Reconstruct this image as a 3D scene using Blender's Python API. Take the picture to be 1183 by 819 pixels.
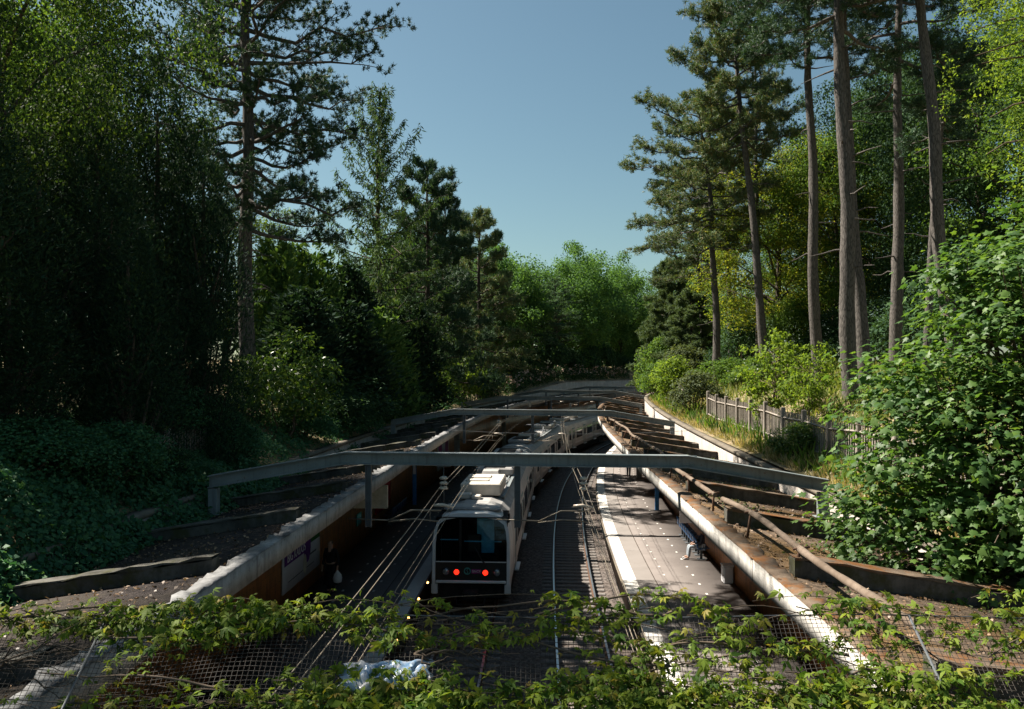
import bpy, math, random
import numpy as np
from mathutils import Vector, Matrix

for o in list(bpy.data.objects):
    bpy.data.objects.remove(o)
scene = bpy.context.scene
COL = scene.collection
R = math.radians

# ------------------------------------------------------------------ camera, sky, sun, exposure
HC = 8.4                        # eye height above the track bed
cam_d = bpy.data.cameras.new("camera")
cam = bpy.data.objects.new("camera", cam_d)
COL.objects.link(cam)
cam.location = (0, 0, HC)
cam.rotation_euler = (R(90), 0, 0)
cam_d.sensor_width = 36.0
cam_d.lens = 36.0 * 1000 / 1183
cam_d.shift_y = 20.9 / 1183
cam_d.clip_start = 0.1
cam_d.clip_end = 6000
scene.camera = cam

SUN = Vector((-0.80, 0.38, 1.0)).normalized()
world = bpy.data.worlds.new("World")
scene.world = world
world.use_nodes = True
wt = world.node_tree
sky = wt.nodes.new("ShaderNodeTexSky")
sky.sky_type = 'NISHITA'
sky.sun_disc = False
sky.sun_elevation = math.asin(SUN.z)
sky.sun_rotation = math.atan2(SUN.x, SUN.y)
sky.altitude = 50
sky.air_density = 1.0
sky.dust_density = 1.1
sky.ozone_density = 1.5
bg = wt.nodes["Background"]
bg.inputs["Strength"].default_value = 0.05
tint = wt.nodes.new("ShaderNodeMix"); tint.data_type = 'RGBA'; tint.blend_type = 'MULTIPLY'
tint.inputs[0].default_value = 1.0; tint.inputs[7].default_value = (0.66, 0.76, 0.66, 1)      # clear teal-ish summer air
wt.links.new(sky.outputs[0], tint.inputs[6])
wt.links.new(tint.outputs[2], bg.inputs["Color"])

sun_d = bpy.data.lights.new("sun", 'SUN')
sun_d.energy = 5.0
sun_d.angle = R(0.5)
sun_d.color = (1.0, 0.92, 0.80)
sun = bpy.data.objects.new("sun", sun_d)
COL.objects.link(sun)
sun.rotation_euler = SUN.to_track_quat('Z', 'Y').to_euler()
sun.location = (-40, 20, 60)

scene.view_settings.view_transform = 'Standard'
scene.view_settings.look = 'None'
scene.view_settings.exposure = 1.6
scene.view_settings.gamma = 1.0
scene.view_settings.use_curve_mapping = False
scene.cycles.max_bounces = 6
scene.cycles.diffuse_bounces = 3
scene.cycles.glossy_bounces = 3
scene.cycles.transmission_bounces = 4
scene.cycles.transparent_max_bounces = 8
scene.cycles.caustics_reflective = False
scene.cycles.caustics_refractive = False

# ------------------------------------------------------------------ the line of the cutting
def _x2(u):
    t = (u - 30) / 50.0
    return 2.236 + 1.86 * t + 1.413 * t * t + 1.589 * t ** 3
def _dx2(u):
    t = (u - 30) / 50.0
    return (1.86 + 2.826 * t + 4.767 * t * t) / 50.0
STEP = 0.5
_U = np.arange(-40, 300 + STEP, STEP)
_PX = np.zeros_like(_U); _PY = np.zeros_like(_U); _TH = np.zeros_like(_U)
for i, u in enumerate(_U):
    if u < 6:
        _PX[i] = _x2(6) + _dx2(6) * (u - 6); _PY[i] = u; _TH[i] = math.atan(_dx2(6))
    elif u <= 112:
        _PX[i] = _x2(u); _PY[i] = u; _TH[i] = math.atan(_dx2(u))
    else:
        _TH[i] = _TH[i - 1] + STEP * 0.0042
        _PX[i] = _PX[i - 1] + STEP * math.sin(_TH[i]); _PY[i] = _PY[i - 1] + STEP * math.cos(_TH[i])
_PX = _PX - 1.815 * np.cos(_TH); _PY = _PY + 1.815 * np.sin(_TH)

def P(u, off, z):
    """point on the line: u along, off to the right of the mid-line, z up (arrays allowed)"""
    u = np.asarray(u, float)
    x = np.interp(u, _U, _PX); y = np.interp(u, _U, _PY); th = np.interp(u, _U, _TH)
    off = np.asarray(off, float)
    X = x + off * np.cos(th); Y = y - off * np.sin(th)
    X, Y, Z = np.broadcast_arrays(X, Y, np.asarray(z, float))
    return np.stack([X, Y, Z], -1)
def heading(u):
    return float(np.interp(u, _U, _TH))
def uo(x, y):
    """inverse: nearest u and offset"""
    d = (_PX - x) ** 2 + (_PY - y) ** 2
    i = int(np.argmin(d)); th = _TH[i]
    return float(_U[i]), float((x - _PX[i]) * math.cos(th) - (y - _PY[i]) * math.sin(th))

def wall_top(u, side):
    u = np.asarray(u, float)
    if side > 0:
        return 5.55 + 0.017 * np.clip(u - 22, -10, 40)
    return 5.6 + 1.6 * np.clip((u - 84) / 26, 0, 1)
RO = np.array([7.25, 8.5, 11, 13.5, 20, 40, 130]); RZ = np.array([0.12, 0.3, 1.6, 2.2, 2.9, 3.8, 4.5])
LO = np.array([7.25, 8.3, 10, 14, 30, 130]);        LZ = np.array([0.05, 0.4, 1.5, 2.3, 2.9, 4.0])
def terr(u, off):
    u = np.asarray(u, float); off = np.asarray(off, float)
    zr = wall_top(u, 1) * 0 + 5.62 + 0.012 * np.clip(u - 22, -10, 40) + np.interp(off, RO, RZ)
    zl = 5.6 + 1.5 * np.clip((u - 84) / 26, 0, 1) + np.interp(-off, LO, LZ)
    zl = zl + .55 * np.clip((18 - u) / 5, 0, 1) * np.clip((-off - 7.25) / .7, 0, 1) * np.clip((13 + off) / 4, 0, 1)
    wob = 0.12 * np.sin(u * 0.9 + off * 1.7) * np.sin(u * 0.37 - off * 0.8)
    return np.where(off > 0, zr, zl) + wob * np.clip((np.abs(off) - 7.3) / 2, 0, 1)
def ground_z(x, y):
    u, off = uo(x, y)
    return float(terr(u, off))
def px(xp, D):
    return (xp - 591.5) / 1000.0 * D
def pz(yp, D):
    return HC - (yp - 430.4) / 1000.0 * D

# ------------------------------------------------------------------ object helpers
def link(name, me, parent=None, mats=()):
    o = bpy.data.objects.new(name, me)
    COL.objects.link(o)
    if parent is not None:
        o.parent = parent
    for m in mats:
        me.materials.append(m)
    return o
def mesh_np(name, V, F, uv=None, smooth=False, mi=None):
    V = np.asarray(V, np.float32); F = np.asarray(F, np.int32)
    me = bpy.data.meshes.new(name)
    n, k = F.shape
    me.vertices.add(len(V)); me.vertices.foreach_set("co", V.ravel())
    me.loops.add(n * k); me.loops.foreach_set("vertex_index", F.ravel())
    me.polygons.add(n)
    me.polygons.foreach_set("loop_start", np.arange(0, n * k, k, dtype=np.int32))
    me.polygons.foreach_set("loop_total", np.full(n, k, np.int32))
    if smooth:
        me.polygons.foreach_set("use_smooth", np.ones(n, bool))
    if mi is not None:
        me.polygons.foreach_set("material_index", np.asarray(mi, np.int32))
    if uv is not None:
        l = me.uv_layers.new(name="UVMap")
        l.data.foreach_set("uv", np.asarray(uv, np.float32)[F.ravel()].ravel())
    me.update(calc_edges=True)
    me.validate()
    return me
class MB:
    """collects shapes that become ONE mesh object"""
    def __init__(s):
        s.v = []; s.f = []; s.m = []; s.sm = []
    def add(s, V, F, mi=0, smooth=False):
        b = len(s.v)
        s.v += [tuple(map(float, p)) for p in V]
        for f in F:
            s.f.append(tuple(int(b + i) for i in f)); s.m.append(mi); s.sm.append(smooth)
    def box(s, c, d, rz=0, mi=0, bev=0.0):
        x, y, z = (d[0] / 2, d[1] / 2, d[2] / 2)
        ca, sa = math.cos(rz), math.sin(rz)
        if bev <= 0:
            pts = [(-x, -y, -z), (x, -y, -z), (x, y, -z), (-x, y, -z), (-x, -y, z), (x, -y, z), (x, y, z), (-x, y, z)]
            F = [(0, 3, 2, 1), (4, 5, 6, 7), (0, 1, 5, 4), (1, 2, 6, 5), (2, 3, 7, 6), (3, 0, 4, 7)]
        else:
            b = min(bev, x * .9, y * .9, z * .9)
            pts = []
            for zz, ins in ((-z, b), (-z + b, 0), (z - b, 0), (z, b)):
                X, Y = x - ins, y - ins
                for (px_, py_) in ((-X + b, -Y), (X - b, -Y), (X, -Y + b), (X, Y - b), (X - b, Y), (-X + b, Y), (-X, Y - b), (-X, -Y + b)):
                    pts.append((px_, py_, zz))
            F = [tuple(range(7, -1, -1)), tuple(range(24, 32))]
            for r in range(3):
                for k in range(8):
                    F.append((r * 8 + k, r * 8 + (k + 1) % 8, r * 8 + 8 + (k + 1) % 8, r * 8 + 8 + k))
        V = [(c[0] + p[0] * ca - p[1] * sa, c[1] + p[0] * sa + p[1] * ca, c[2] + p[2]) for p in pts]
        s.add(V, F, mi)
    def hexa(s, a, b, mi=0):
        """two quads (4 points each) joined to a solid"""
        s.add(list(a) + list(b), [(3, 2, 1, 0), (4, 5, 6, 7), (0, 1, 5, 4), (1, 2, 6, 5), (2, 3, 7, 6), (3, 0, 4, 7)], mi)
    def tube(s, pts, rad, n=6, mi=0, caps=True, smooth=True):
        V, F = tube_np(pts, rad, n)
        s.add(V, F, mi, smooth)
        if caps:
            b = len(s.v) - len(V)
            s.f.append(tuple(b + i for i in range(n - 1, -1, -1))); s.m.append(mi); s.sm.append(False)
            s.f.append(tuple(b + len(V) - n + i for i in range(n))); s.m.append(mi); s.sm.append(False)
    def lathe(s, c, prof, n=16, axis='z', mi=0, smooth=True):
        V = []; F = []
        for (r, h) in prof:
            for k in range(n):
                a = 2 * math.pi * k / n
                if axis == 'z': V.append((c[0] + r * math.cos(a), c[1] + r * math.sin(a), c[2] + h))
                elif axis == 'y': V.append((c[0] + r * math.cos(a), c[1] + h, c[2] + r * math.sin(a)))
                else: V.append((c[0] + h, c[1] + r * math.cos(a), c[2] + r * math.sin(a)))
        for i in range(len(prof) - 1):
            for k in range(n):
                F.append((i * n + k, i * n + (k + 1) % n, i * n + n + (k + 1) % n, i * n + n + k))
        F.append(tuple(range(n - 1, -1, -1))); F.append(tuple((len(prof) - 1) * n + k for k in range(n)))
        s.add(V, F, mi, smooth)
    def build(s, name, mats, parent=None):
        me = bpy.data.meshes.new(name)
        me.from_pydata(s.v, [], s.f)
        if not isinstance(mats, (list, tuple)): mats = [mats]
        for m in mats: me.materials.append(m)
        me.polygons.foreach_set("material_index", np.array(s.m, np.int32))
        me.polygons.foreach_set("use_smooth", np.array(s.sm, bool))
        me.update()
        o = bpy.data.objects.new(name, me); COL.objects.link(o)
        if parent is not None: o.parent = parent
        return o
def tube_np(pts, rad, n=6):
    pts = np.asarray(pts, float); m = len(pts)
    rad = np.broadcast_to(np.asarray(rad, float), (m,))
    T = np.gradient(pts, axis=0); T /= (np.linalg.norm(T, axis=1, keepdims=True) + 1e-9)
    ref = np.array([0, 0, 1.0]) if abs(T[0][2]) < .8 else np.array([1.0, 0, 0])
    A = np.cross(T, ref); A /= (np.linalg.norm(A, axis=1, keepdims=True) + 1e-9)
    B = np.cross(T, A)
    a = np.linspace(0, 2 * math.pi, n, endpoint=False)
    V = pts[:, None, :] + rad[:, None, None] * (np.cos(a)[None, :, None] * A[:, None, :] + np.sin(a)[None, :, None] * B[:, None, :])
    V = V.reshape(-1, 3)
    i = np.arange(m - 1)[:, None] * n; k = np.arange(n)[None, :]; k2 = (k + 1) % n
    F = np.stack([i + k, i + k2, i + n + k2, i + n + k], -1).reshape(-1, 4)
    return V, F
class ARR:
    """collects numpy quads/tris for very large meshes"""
    def __init__(s): s.v = []; s.f = []; s.n = 0
    def add(s, V, F):
        s.v.append(np.asarray(V, np.float32)); s.f.append(np.asarray(F, np.int64) + s.n); s.n += len(V)
    def tube(s, pts, rad, n=6):
        s.add(*tube_np(pts, rad, n))
    def mesh(s, name, smooth=False):
        return mesh_np(name, np.concatenate(s.v), np.concatenate(s.f), smooth=smooth)
def empty(name, loc=(0, 0, 0), rz=0):
    o = bpy.data.objects.new(name, None); COL.objects.link(o)
    o.location = loc; o.rotation_euler = (0, 0, rz); o.empty_display_size = .2
    return o
def tag(o, label=None, cat=None, group=None, kind=None):
    if label: o["label"] = label
    if cat: o["category"] = cat
    if group: o["group"] = group
    if kind: o["kind"] = kind
    return o
def sweep(name, prof, u0, u1, step, mat, parent=None, closed=False, smooth=False, jit=None, caps=True):
    """run a cross-section (off, z) along the line; prof may be a function of u"""
    us = np.arange(u0, u1 + step * .5, step)
    rows = []; 
    for u in us:
        pr = prof(u) if callable(prof) else prof
        pr = np.array(pr, float)
        if closed: pr = np.vstack([pr, pr[:1]])
        if jit is not None: pr = jit(u, pr.copy())
        rows.append(pr)
    k = len(rows[0]); V = []; UV = []
    for u, pr in zip(us, rows):
        V.append(P(np.full(k, u), pr[:, 0], pr[:, 1]))
        L = np.concatenate([[0], np.cumsum(np.linalg.norm(np.diff(rows[0], axis=0), axis=1))])
        UV.append(np.stack([np.full(k, u), L], -1))
    V = np.concatenate(V); UV = np.concatenate(UV)
    i = np.arange(len(us) - 1)[:, None] * k; j = np.arange(k - 1)[None, :]
    F = np.stack([i + j, i + k + j, i + k + j + 1, i + j + 1], -1).reshape(-1, 4)
    o = link(name, mesh_np(name, V, F, uv=UV, smooth=smooth), parent, [mat])
    if closed and caps:
        me = o.data
        import bmesh
        bm = bmesh.new(); bm.from_mesh(me)
        bmesh.ops.remove_doubles(bm, verts=bm.verts, dist=1e-5)
        es = [e for e in bm.edges if e.is_boundary]
        if es: bmesh.ops.holes_fill(bm, edges=es, sides=0)
        bmesh.ops.recalc_face_normals(bm, faces=bm.faces)
        bm.to_mesh(me); bm.free()
    return o

# ------------------------------------------------------------------ materials
class NT:
    def __init__(s, name):
        s.m = bpy.data.materials.new(name); s.m.use_nodes = True
        s.t = s.m.node_tree; s.b = s.t.nodes["Principled BSDF"]; s.out = s.t.nodes["Material Output"]
    def n(s, typ, **kw):
        nd = s.t.nodes.new(typ)
        for k, v in kw.items():
            if k in nd.inputs.keys(): nd.inputs[k].default_value = v
            else: setattr(nd, k, v)
        return nd
    def l(s, a, b): s.t.links.new(a, b)
    def coord(s, kind='Object', scale=(1, 1, 1)):
        tc = s.n("ShaderNodeTexCoord"); mp = s.n("ShaderNodeMapping")
        mp.inputs["Scale"].default_value = scale
        s.l(tc.outputs[kind], mp.inputs[0]); return mp.outputs[0]
    def noise(s, co, scale, detail=4, rough=.6):
        nd = s.n("ShaderNodeTexNoise"); nd.inputs["Scale"].default_value = scale
        nd.inputs["Detail"].default_value = detail; nd.inputs["Roughness"].default_value = rough
        s.l(co, nd.inputs["Vector"]); return nd.outputs["Fac"]
    def ramp(s, fac, stops, interp='LINEAR'):
        r = s.n("ShaderNodeValToRGB"); r.color_ramp.interpolation = interp
        e = r.color_ramp.elements
        while len(e) < len(stops): e.new(.5)
        for el, (p, c) in zip(e, stops):
            el.position = p; el.color = (*c, 1) if len(c) == 3 else c
        s.l(fac, r.inputs[0]); return r.outputs[0]
    def mix(s, fac, a, b, blend='MIX'):
        nd = s.n("ShaderNodeMix", data_type='RGBA', blend_type=blend)
        if isinstance(fac, float): nd.inputs[0].default_value = fac
        else: s.l(fac, nd.inputs[0])
        for x, i in ((a, 6), (b, 7)):
            if isinstance(x, tuple): nd.inputs[i].default_value = (*x, 1)
            else: s.l(x, nd.inputs[i])
        return nd.outputs[2]
    def bump(s, h, strength=.4, dist=.02):
        b = s.n("ShaderNodeBump"); b.inputs["Strength"].default_value = strength; b.inputs["Distance"].default_value = dist
        s.l(h, b.inputs["Height"]); s.l(b.outputs[0], s.b.inputs["Normal"])
    def base(s, c, rough=.8, spec=.3, metal=0.0):
        if isinstance(c, tuple): s.b.inputs["Base Color"].default_value = (*c, 1)
        else: s.l(c, s.b.inputs["Base Color"])
        s.b.inputs["Roughness"].default_value = rough
        s.b.inputs["Specular IOR Level"].default_value = spec
        s.b.inputs["Metallic"].default_value = metal
        return s
MATS = {}
def plain(name, c, rough=.6, spec=.4, metal=0.0, vary=.25, scale=6.0):
    n = NT(name)
    co = n.coord('Object')
    f = n.noise(co, scale, 5)
    lo = tuple(x * (1 - vary) for x in c); hi = tuple(min(1, x * (1 + vary)) for x in c)
    n.base(n.ramp(f, [(.3, lo), (.7, hi)]), rough, spec, metal)
    MATS[name] = n.m; return n.m
def leaf_mat(name, cols, trans=.35, tcol=None, rough=.5, spec=.4):
    n = NT(name)
    g = n.n("ShaderNodeNewGeometry")
    c = n.ramp(g.outputs["Random Per Island"], [(i / max(1, len(cols) - 1), cc) for i, cc in enumerate(cols)])
    n.base(c, rough, spec)
    tr = n.n("ShaderNodeBsdfTranslucent")
    if tcol: tr.inputs[0].default_value = (*tcol, 1)
    else: n.l(n.mix(1.0, c, (1.6, 1.5, .6), 'MULTIPLY'), tr.inputs[0])
    mx = n.n("ShaderNodeMixShader"); mx.inputs[0].default_value = trans
    n.l(n.b.outputs[0], mx.inputs[1]); n.l(tr.outputs[0], mx.inputs[2]); n.l(mx.outputs[0], n.out.inputs[0])
    MATS[name] = n.m; return n.m
def bark_mat(name, dark, light, sc=1.0):
    n = NT(name)
    co = n.coord('Object', (9 * sc, 9 * sc, 1.6 * sc))
    f = n.noise(co, 1.6, 8, .65)
    v = n.n("ShaderNodeTexVoronoi", feature='DISTANCE_TO_EDGE'); v.inputs["Scale"].default_value = 1.0; n.l(co, v.inputs["Vector"])
    r = n.ramp(v.outputs["Distance"], [(0, (.3, .3, .3)), (.16, (1, 1, 1))])
    c = n.mix(r, tuple(x * .5 for x in dark), n.ramp(f, [(.3, dark), (.7, light)]))
    n.base(c, .9, .15)
    n.bump(n.mix(.5, r, f), .7, .02)
    MATS[name] = n.m; return n.m

bark_pine = bark_mat("pine_bark", (.05, .045, .042), (.165, .148, .135), 2.0)
bark_dark = bark_mat("dark_bark", (.035, .028, .022), (.11, .09, .07))
bark_twig = plain("twig_bark", (.10, .075, .055), .85, .2)
needle = leaf_mat("pine_needles", [(0.0162, 0.0459, 0.0297), (0.0351, 0.0783, 0.0459), (0.0648, 0.1107, 0.0567)], .15, rough=.6, spec=.2)
needle_pale = leaf_mat("pale_pine_needles", [(.045, .08, .04), (.08, .125, .06), (.13, .17, .085)], .2, rough=.7, spec=.15)
needle_warm = leaf_mat("warm_pine_needles", [(0.035, 0.075, 0.0375), (0.06875, 0.125, 0.0575), (0.1187, 0.1688, 0.0775), (0.2125, 0.175, 0.1)], .18, rough=.6, spec=.2)
leaf_mid = leaf_mat("mid_green_leaves", [(0.0345, 0.0805, 0.0184), (0.069, 0.1323, 0.0276), (0.115, 0.184, 0.0391)], .45, rough=.7, spec=.14)
leaf_deep = leaf_mat("deep_green_leaves", [(.012, .03, .012), (.022, .05, .016), (.045, .09, .02), (.11, .17, .03)], .35, rough=.7, spec=.14)
leaf_lime = leaf_mat("lime_green_leaves", [(.07, .125, .02), (.115, .185, .03), (.17, .235, .038)], .5, rough=.7, spec=.14)
leaf_yellow = leaf_mat("yellow_green_leaves", [(.07, .12, .02), (.13, .18, .028), (.23, .22, .036)], .5, rough=.7, spec=.14)
leaf_dark = leaf_mat("dark_green_leaves", [(0.015, 0.0405, 0.021), (0.03, 0.0675, 0.03), (0.054, 0.102, 0.039)], .25, rough=.75, spec=.12)
leaf_far = leaf_mat("far_crown_leaves", [(0.033, 0.09, 0.03), (0.0675, 0.1425, 0.042), (0.105, 0.2025, 0.054)], .35, rough=.7, spec=.14)
yew = leaf_mat("yew_sprays", [(0.009282, 0.02785, 0.01856), (0.01856, 0.04508, 0.02652), (0.03713, 0.06895, 0.03182)], .15, rough=.8, spec=.08)
thuja = leaf_mat("thuja_sprays", [(0.0375, 0.087, 0.027), (0.075, 0.1425, 0.039), (0.1275, 0.2025, 0.06)], .3, rough=.7, spec=.12)
larch_m = leaf_mat("larch_needles", [(0.028, 0.063, 0.0252), (0.049, 0.098, 0.035), (0.084, 0.126, 0.049)], .25, rough=.75, spec=.12)
cedar_m = leaf_mat("cedar_needles", [(0.0308, 0.07, 0.042), (0.056, 0.105, 0.063), (0.084, 0.14, 0.084)], .2, rough=.75, spec=.12)
maple_m = leaf_mat("maple_leaves", [(.035, .085, .024), (.06, .125, .03), (.11, .19, .036)], .42, rough=.5, spec=.32)
laurel_m = leaf_mat("laurel_leaves", [(.03, .075, .018), (.06, .12, .025), (.12, .18, .035)], .4, rough=.4, spec=.4)
olive_m = leaf_mat("olive_leaves", [(.045, .065, .03), (.07, .095, .045), (.10, .12, .06)], .3, rough=.75, spec=.12)
ivy_m = leaf_mat("ivy_leaves", [(0.024, 0.09, 0.045), (0.045, 0.1275, 0.057), (0.075, 0.165, 0.0675)], .25, rough=.6, spec=.15)
creeper_m = leaf_mat("creeper_leaves", [(.05, .11, .018), (.085, .15, .022), (.13, .20, .028), (.16, .225, .03), (.16, .23, .032), (.20, .25, .036), (.24, .19, .045)], .45, rough=.55, spec=.15)
grass_dry = leaf_mat("dry_grass", [(.15, .15, .05), (.32, .27, .14), (.46, .38, .24)], .3)
grass_green = leaf_mat("green_grass", [(.07, .12, .026), (.13, .18, .04), (.26, .26, .09)], .35)

def concrete(name, lo, hi, stain=(.03, .028, .026), streak=True, moss=None, coord='Object', amt=.5, joints=0.0, bd=.03):
    n = NT(name)
    co = n.coord(coord)
    f = n.noise(co, 1.3, 8, .65)
    c = n.ramp(f, [(.3, lo), (.7, hi)])
    if streak:
        c2 = n.coord(coord, (3, 3, .35) if coord == 'Object' else (4, .5, 1))
        g = n.noise(c2, 1.8, 6, .6)
        c = n.mix(n.ramp(g, [(.48, (0, 0, 0)), (.75, (amt, amt, amt))]), c, stain)
    h = n.noise(co, 9, 8, .7)
    c = n.mix(n.ramp(h, [(.5, (0, 0, 0)), (.72, (.6, .6, .6))]), c, stain)
    if moss:
        k = n.noise(co, 2.2, 6, .7)
        c = n.mix(n.ramp(k, [(.5, (0, 0, 0)), (.62, (.9, .9, .9))]), c, moss)
    if joints:
        sp = n.n("ShaderNodeSeparateXYZ"); n.l(n.coord('UV'), sp.inputs[0])
        md = n.n("ShaderNodeMath", operation='PINGPONG'); n.l(sp.outputs[0], md.inputs[0]); md.inputs[1].default_value = joints
        j = n.ramp(md.outputs[0], [(.0, (.95, .95, .95)), (.012, (.9, .9, .9)), (.02, (0, 0, 0))])
        c = n.mix(j, c, (.03, .027, .025))
        # grime along the top edge, dripping down
        dr = n.noise(n.coord('UV', (9, .0, 1)), 1.0, 5, .7)
        ad = n.n("ShaderNodeMath", operation='MULTIPLY_ADD'); n.l(dr, ad.inputs[0]); ad.inputs[1].default_value = -.22; n.l(sp.outputs[1], ad.inputs[2])
        t = n.ramp(ad.outputs[0], [(.10, (0, 0, 0)), (.20, (.8, .8, .8))])
        c = n.mix(t, c, n.mix(.6, c, (.07, .06, .05)))
    n.base(c, .92, .15); n.bump(n.mix(.5, f, h), .6, bd)
    MATS[name] = n.m; return n.m
conc_fascia = concrete("stained_concrete", (.44, .42, .39), (.62, .595, .555), (.07, .06, .052), True, None, joints=2.04, bd=.008)
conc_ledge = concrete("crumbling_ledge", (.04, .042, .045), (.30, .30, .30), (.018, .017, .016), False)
conc_ledge_moss = concrete("rusty_moss_ledge", (.06, .042, .03), (.17, .13, .095), (.03, .02, .013), False, (.15, .062, .018))
conc_rib = concrete("mossy_concrete_rib", (.035, .033, .03), (.13, .125, .11), (.02, .018, .015), True, (.05, .05, .022), amt=.8)
conc_wall = concrete("pale_concrete", (.27, .24, .215), (.40, .365, .33), (.12, .10, .09), True)
coping_m = concrete("mossy_coping", (.10, .085, .07), (.19, .165, .13), (.03, .026, .02), False)

def roofing(name, cols, moss):
    n = NT(name); co = n.coord('Object')
    f = n.noise(co, 5.5, 10, .78); g = n.noise(co, .8, 5, .6); h = n.noise(co, 30, 4, .8)
    c = n.ramp(f, [(.3, cols[0]), (.5, cols[1]), (.68, cols[2])])
    c = n.mix(n.ramp(g, [(.45, (0, 0, 0)), (.62, (.85, .85, .85))]), c, n.ramp(h, [(.35, moss), (.65, tuple(x * 1.7 for x in moss))]))
    n.base(c, .95, .1); n.bump(n.mix(.5, f, h), 1.0, .06)
    MATS[name] = n.m; return n.m
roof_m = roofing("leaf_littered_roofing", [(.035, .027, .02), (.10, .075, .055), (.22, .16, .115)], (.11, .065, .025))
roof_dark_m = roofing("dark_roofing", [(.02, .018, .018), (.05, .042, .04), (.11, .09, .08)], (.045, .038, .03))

def tiles():
    n = NT("brown_wall_tiles"); co = n.coord('UV', (1, 1, 1))
    sep = n.n("ShaderNodeSeparateXYZ"); n.l(co, sep.inputs[0])
    cm = n.n("ShaderNodeCombineXYZ"); n.l(sep.outputs[1], cm.inputs[0]); n.l(sep.outputs[0], cm.inputs[1])
    b = n.n("ShaderNodeTexBrick"); n.l(cm.outputs[0], b.inputs["Vector"])
    b.inputs["Scale"].default_value = 1.0
    b.inputs["Brick Width"].default_value = .42; b.inputs["Row Height"].default_value = .13
    b.inputs["Mortar Size"].default_value = .008
    b.inputs["Color1"].default_value = (.52, .21, .065, 1); b.inputs["Color2"].default_value = (.18, .07, .03, 1)
    b.inputs["Mortar"].default_value = (.03, .02, .015, 1); b.inputs["Bias"].default_value = -.1
    f = n.noise(co, 2.5, 5)
    c = n.mix(n.ramp(f, [(.4, (0, 0, 0)), (.7, (.5, .5, .5))]), b.outputs[0], (.45, .21, .07))
    n.base(c, .35, .5); n.bump(b.outputs["Fac"], -.3, .01)
    return n.m
tile_m = tiles()
def asphalt(name, lo, hi):
    n = NT(name); co = n.coord('Object')
    f = n.noise(co, .9, 7, .6); g = n.noise(co, 60, 3, .7)
    c = n.mix(.35, n.ramp(f, [(.3, lo), (.7, hi)]), n.ramp(g, [(.3, lo), (.7, hi)]))
    k = n.noise(n.coord('Object', (1, 1, 1)), 3.3, 3, .5)
    c = n.mix(n.ramp(k, [(.66, (0, 0, 0)), (.74, (.35, .35, .35))]), c, (.05, .045, .045))
    n.base(c, .88, .2); n.bump(g, .3, .006)
    MATS[name] = n.m; return n.m
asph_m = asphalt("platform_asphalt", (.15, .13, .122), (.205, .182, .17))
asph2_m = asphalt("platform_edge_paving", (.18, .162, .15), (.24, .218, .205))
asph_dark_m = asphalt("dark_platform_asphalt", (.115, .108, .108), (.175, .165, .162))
white_m = concrete("worn_white_paint", (.52, .50, .47), (.63, .61, .57), (.4, .38, .35), False)
def ballast():
    n = NT("ballast"); co = n.coord('Object')
    v = n.n("ShaderNodeTexVoronoi"); v.inputs["Scale"].default_value = 13; n.l(co, v.inputs["Vector"])
    f = n.noise(co, .7, 4)
    c = n.ramp(v.outputs["Color"], [(.1, (.03, .027, .025)), (.5, (.085, .074, .068)), (.9, (.19, .165, .15))])
    c = n.mix(n.ramp(f, [(.35, (0, 0, 0)), (.65, (.45, .45, .45))]), c, (.10, .07, .055))
    n.base(c, .95, .15)
    n.bump(v.outputs["Distance"], -1.0, .09)
    return n.m
ballast_m = ballast()
sleeper_m = concrete("sleeper_concrete", (.11, .10, .092), (.20, .182, .17), (.07, .05, .04), False)
rail_side_m = plain("rusty_rail", (.10, .055, .035), .8, .3, .2)
rail_top_m = plain("polished_rail", (.55, .55, .56), .28, .5, .9, .08)
steel_m = plain("plain_steel", (.17, .19, .195), .55, .4, 0, .2, 2.5)
def painted_steel():
    n = NT("grey_painted_steel"); co = n.coord('Object'); f = n.noise(co, 1.2, 7, .65); g = n.noise(co, 14, 5, .75)
    st = n.noise(n.coord('Object', (5, 5, .5)), 2.2, 5, .6)
    c = n.ramp(f, [(.3, (.13, .155, .16)), (.7, (.23, .255, .26))])
    c = n.mix(n.ramp(st, [(.52, (0, 0, 0)), (.72, (.55, .55, .55))]), c, (.07, .075, .075))
    c = n.mix(n.ramp(g, [(.60, (0, 0, 0)), (.68, (.85, .85, .85))]), c, (.13, .06, .03))
    n.base(c, .6, .35); n.bump(g, .25, .01); return n.m
beam_m = painted_steel()
steel_dark_m = plain("dark_galvanised_steel", (.09, .10, .11), .6, .4, .3, .2)
wire_m = plain("bronze_wire", (.19, .16, .12), .5, .5, .3, .1)
wire_old_m = plain("weathered_net_wire", (.05, .045, .04), .7, .3, .2, .4, 2.0)
glassy_insul = plain("glazed_insulator", (.52, .44, .36), .25, .6, 0, .1)
pipe_m = concrete("weathered_pipe", (.08, .058, .042), (.21, .165, .13), (.07, .045, .03), False)
def soil():
    n = NT("bank_soil"); co = n.coord('Object')
    f = n.noise(co, .5, 6); g = n.noise(co, 7, 8, .7)
    c = n.ramp(g, [(.3, (.12, .09, .055)), (.55, (.28, .215, .13)), (.75, (.42, .335, .22))])
    c = n.mix(n.ramp(f, [(.4, (0, 0, 0)), (.65, (.75, .75, .75))]), c, (.06, .075, .025))
    n.base(c, .95, .1); n.bump(g, .8, .08); return n.m
soil_m = soil()
farland_m = plain('distant_land', (.035, .05, .022), .95, .1, 0, .5, .05)
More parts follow.
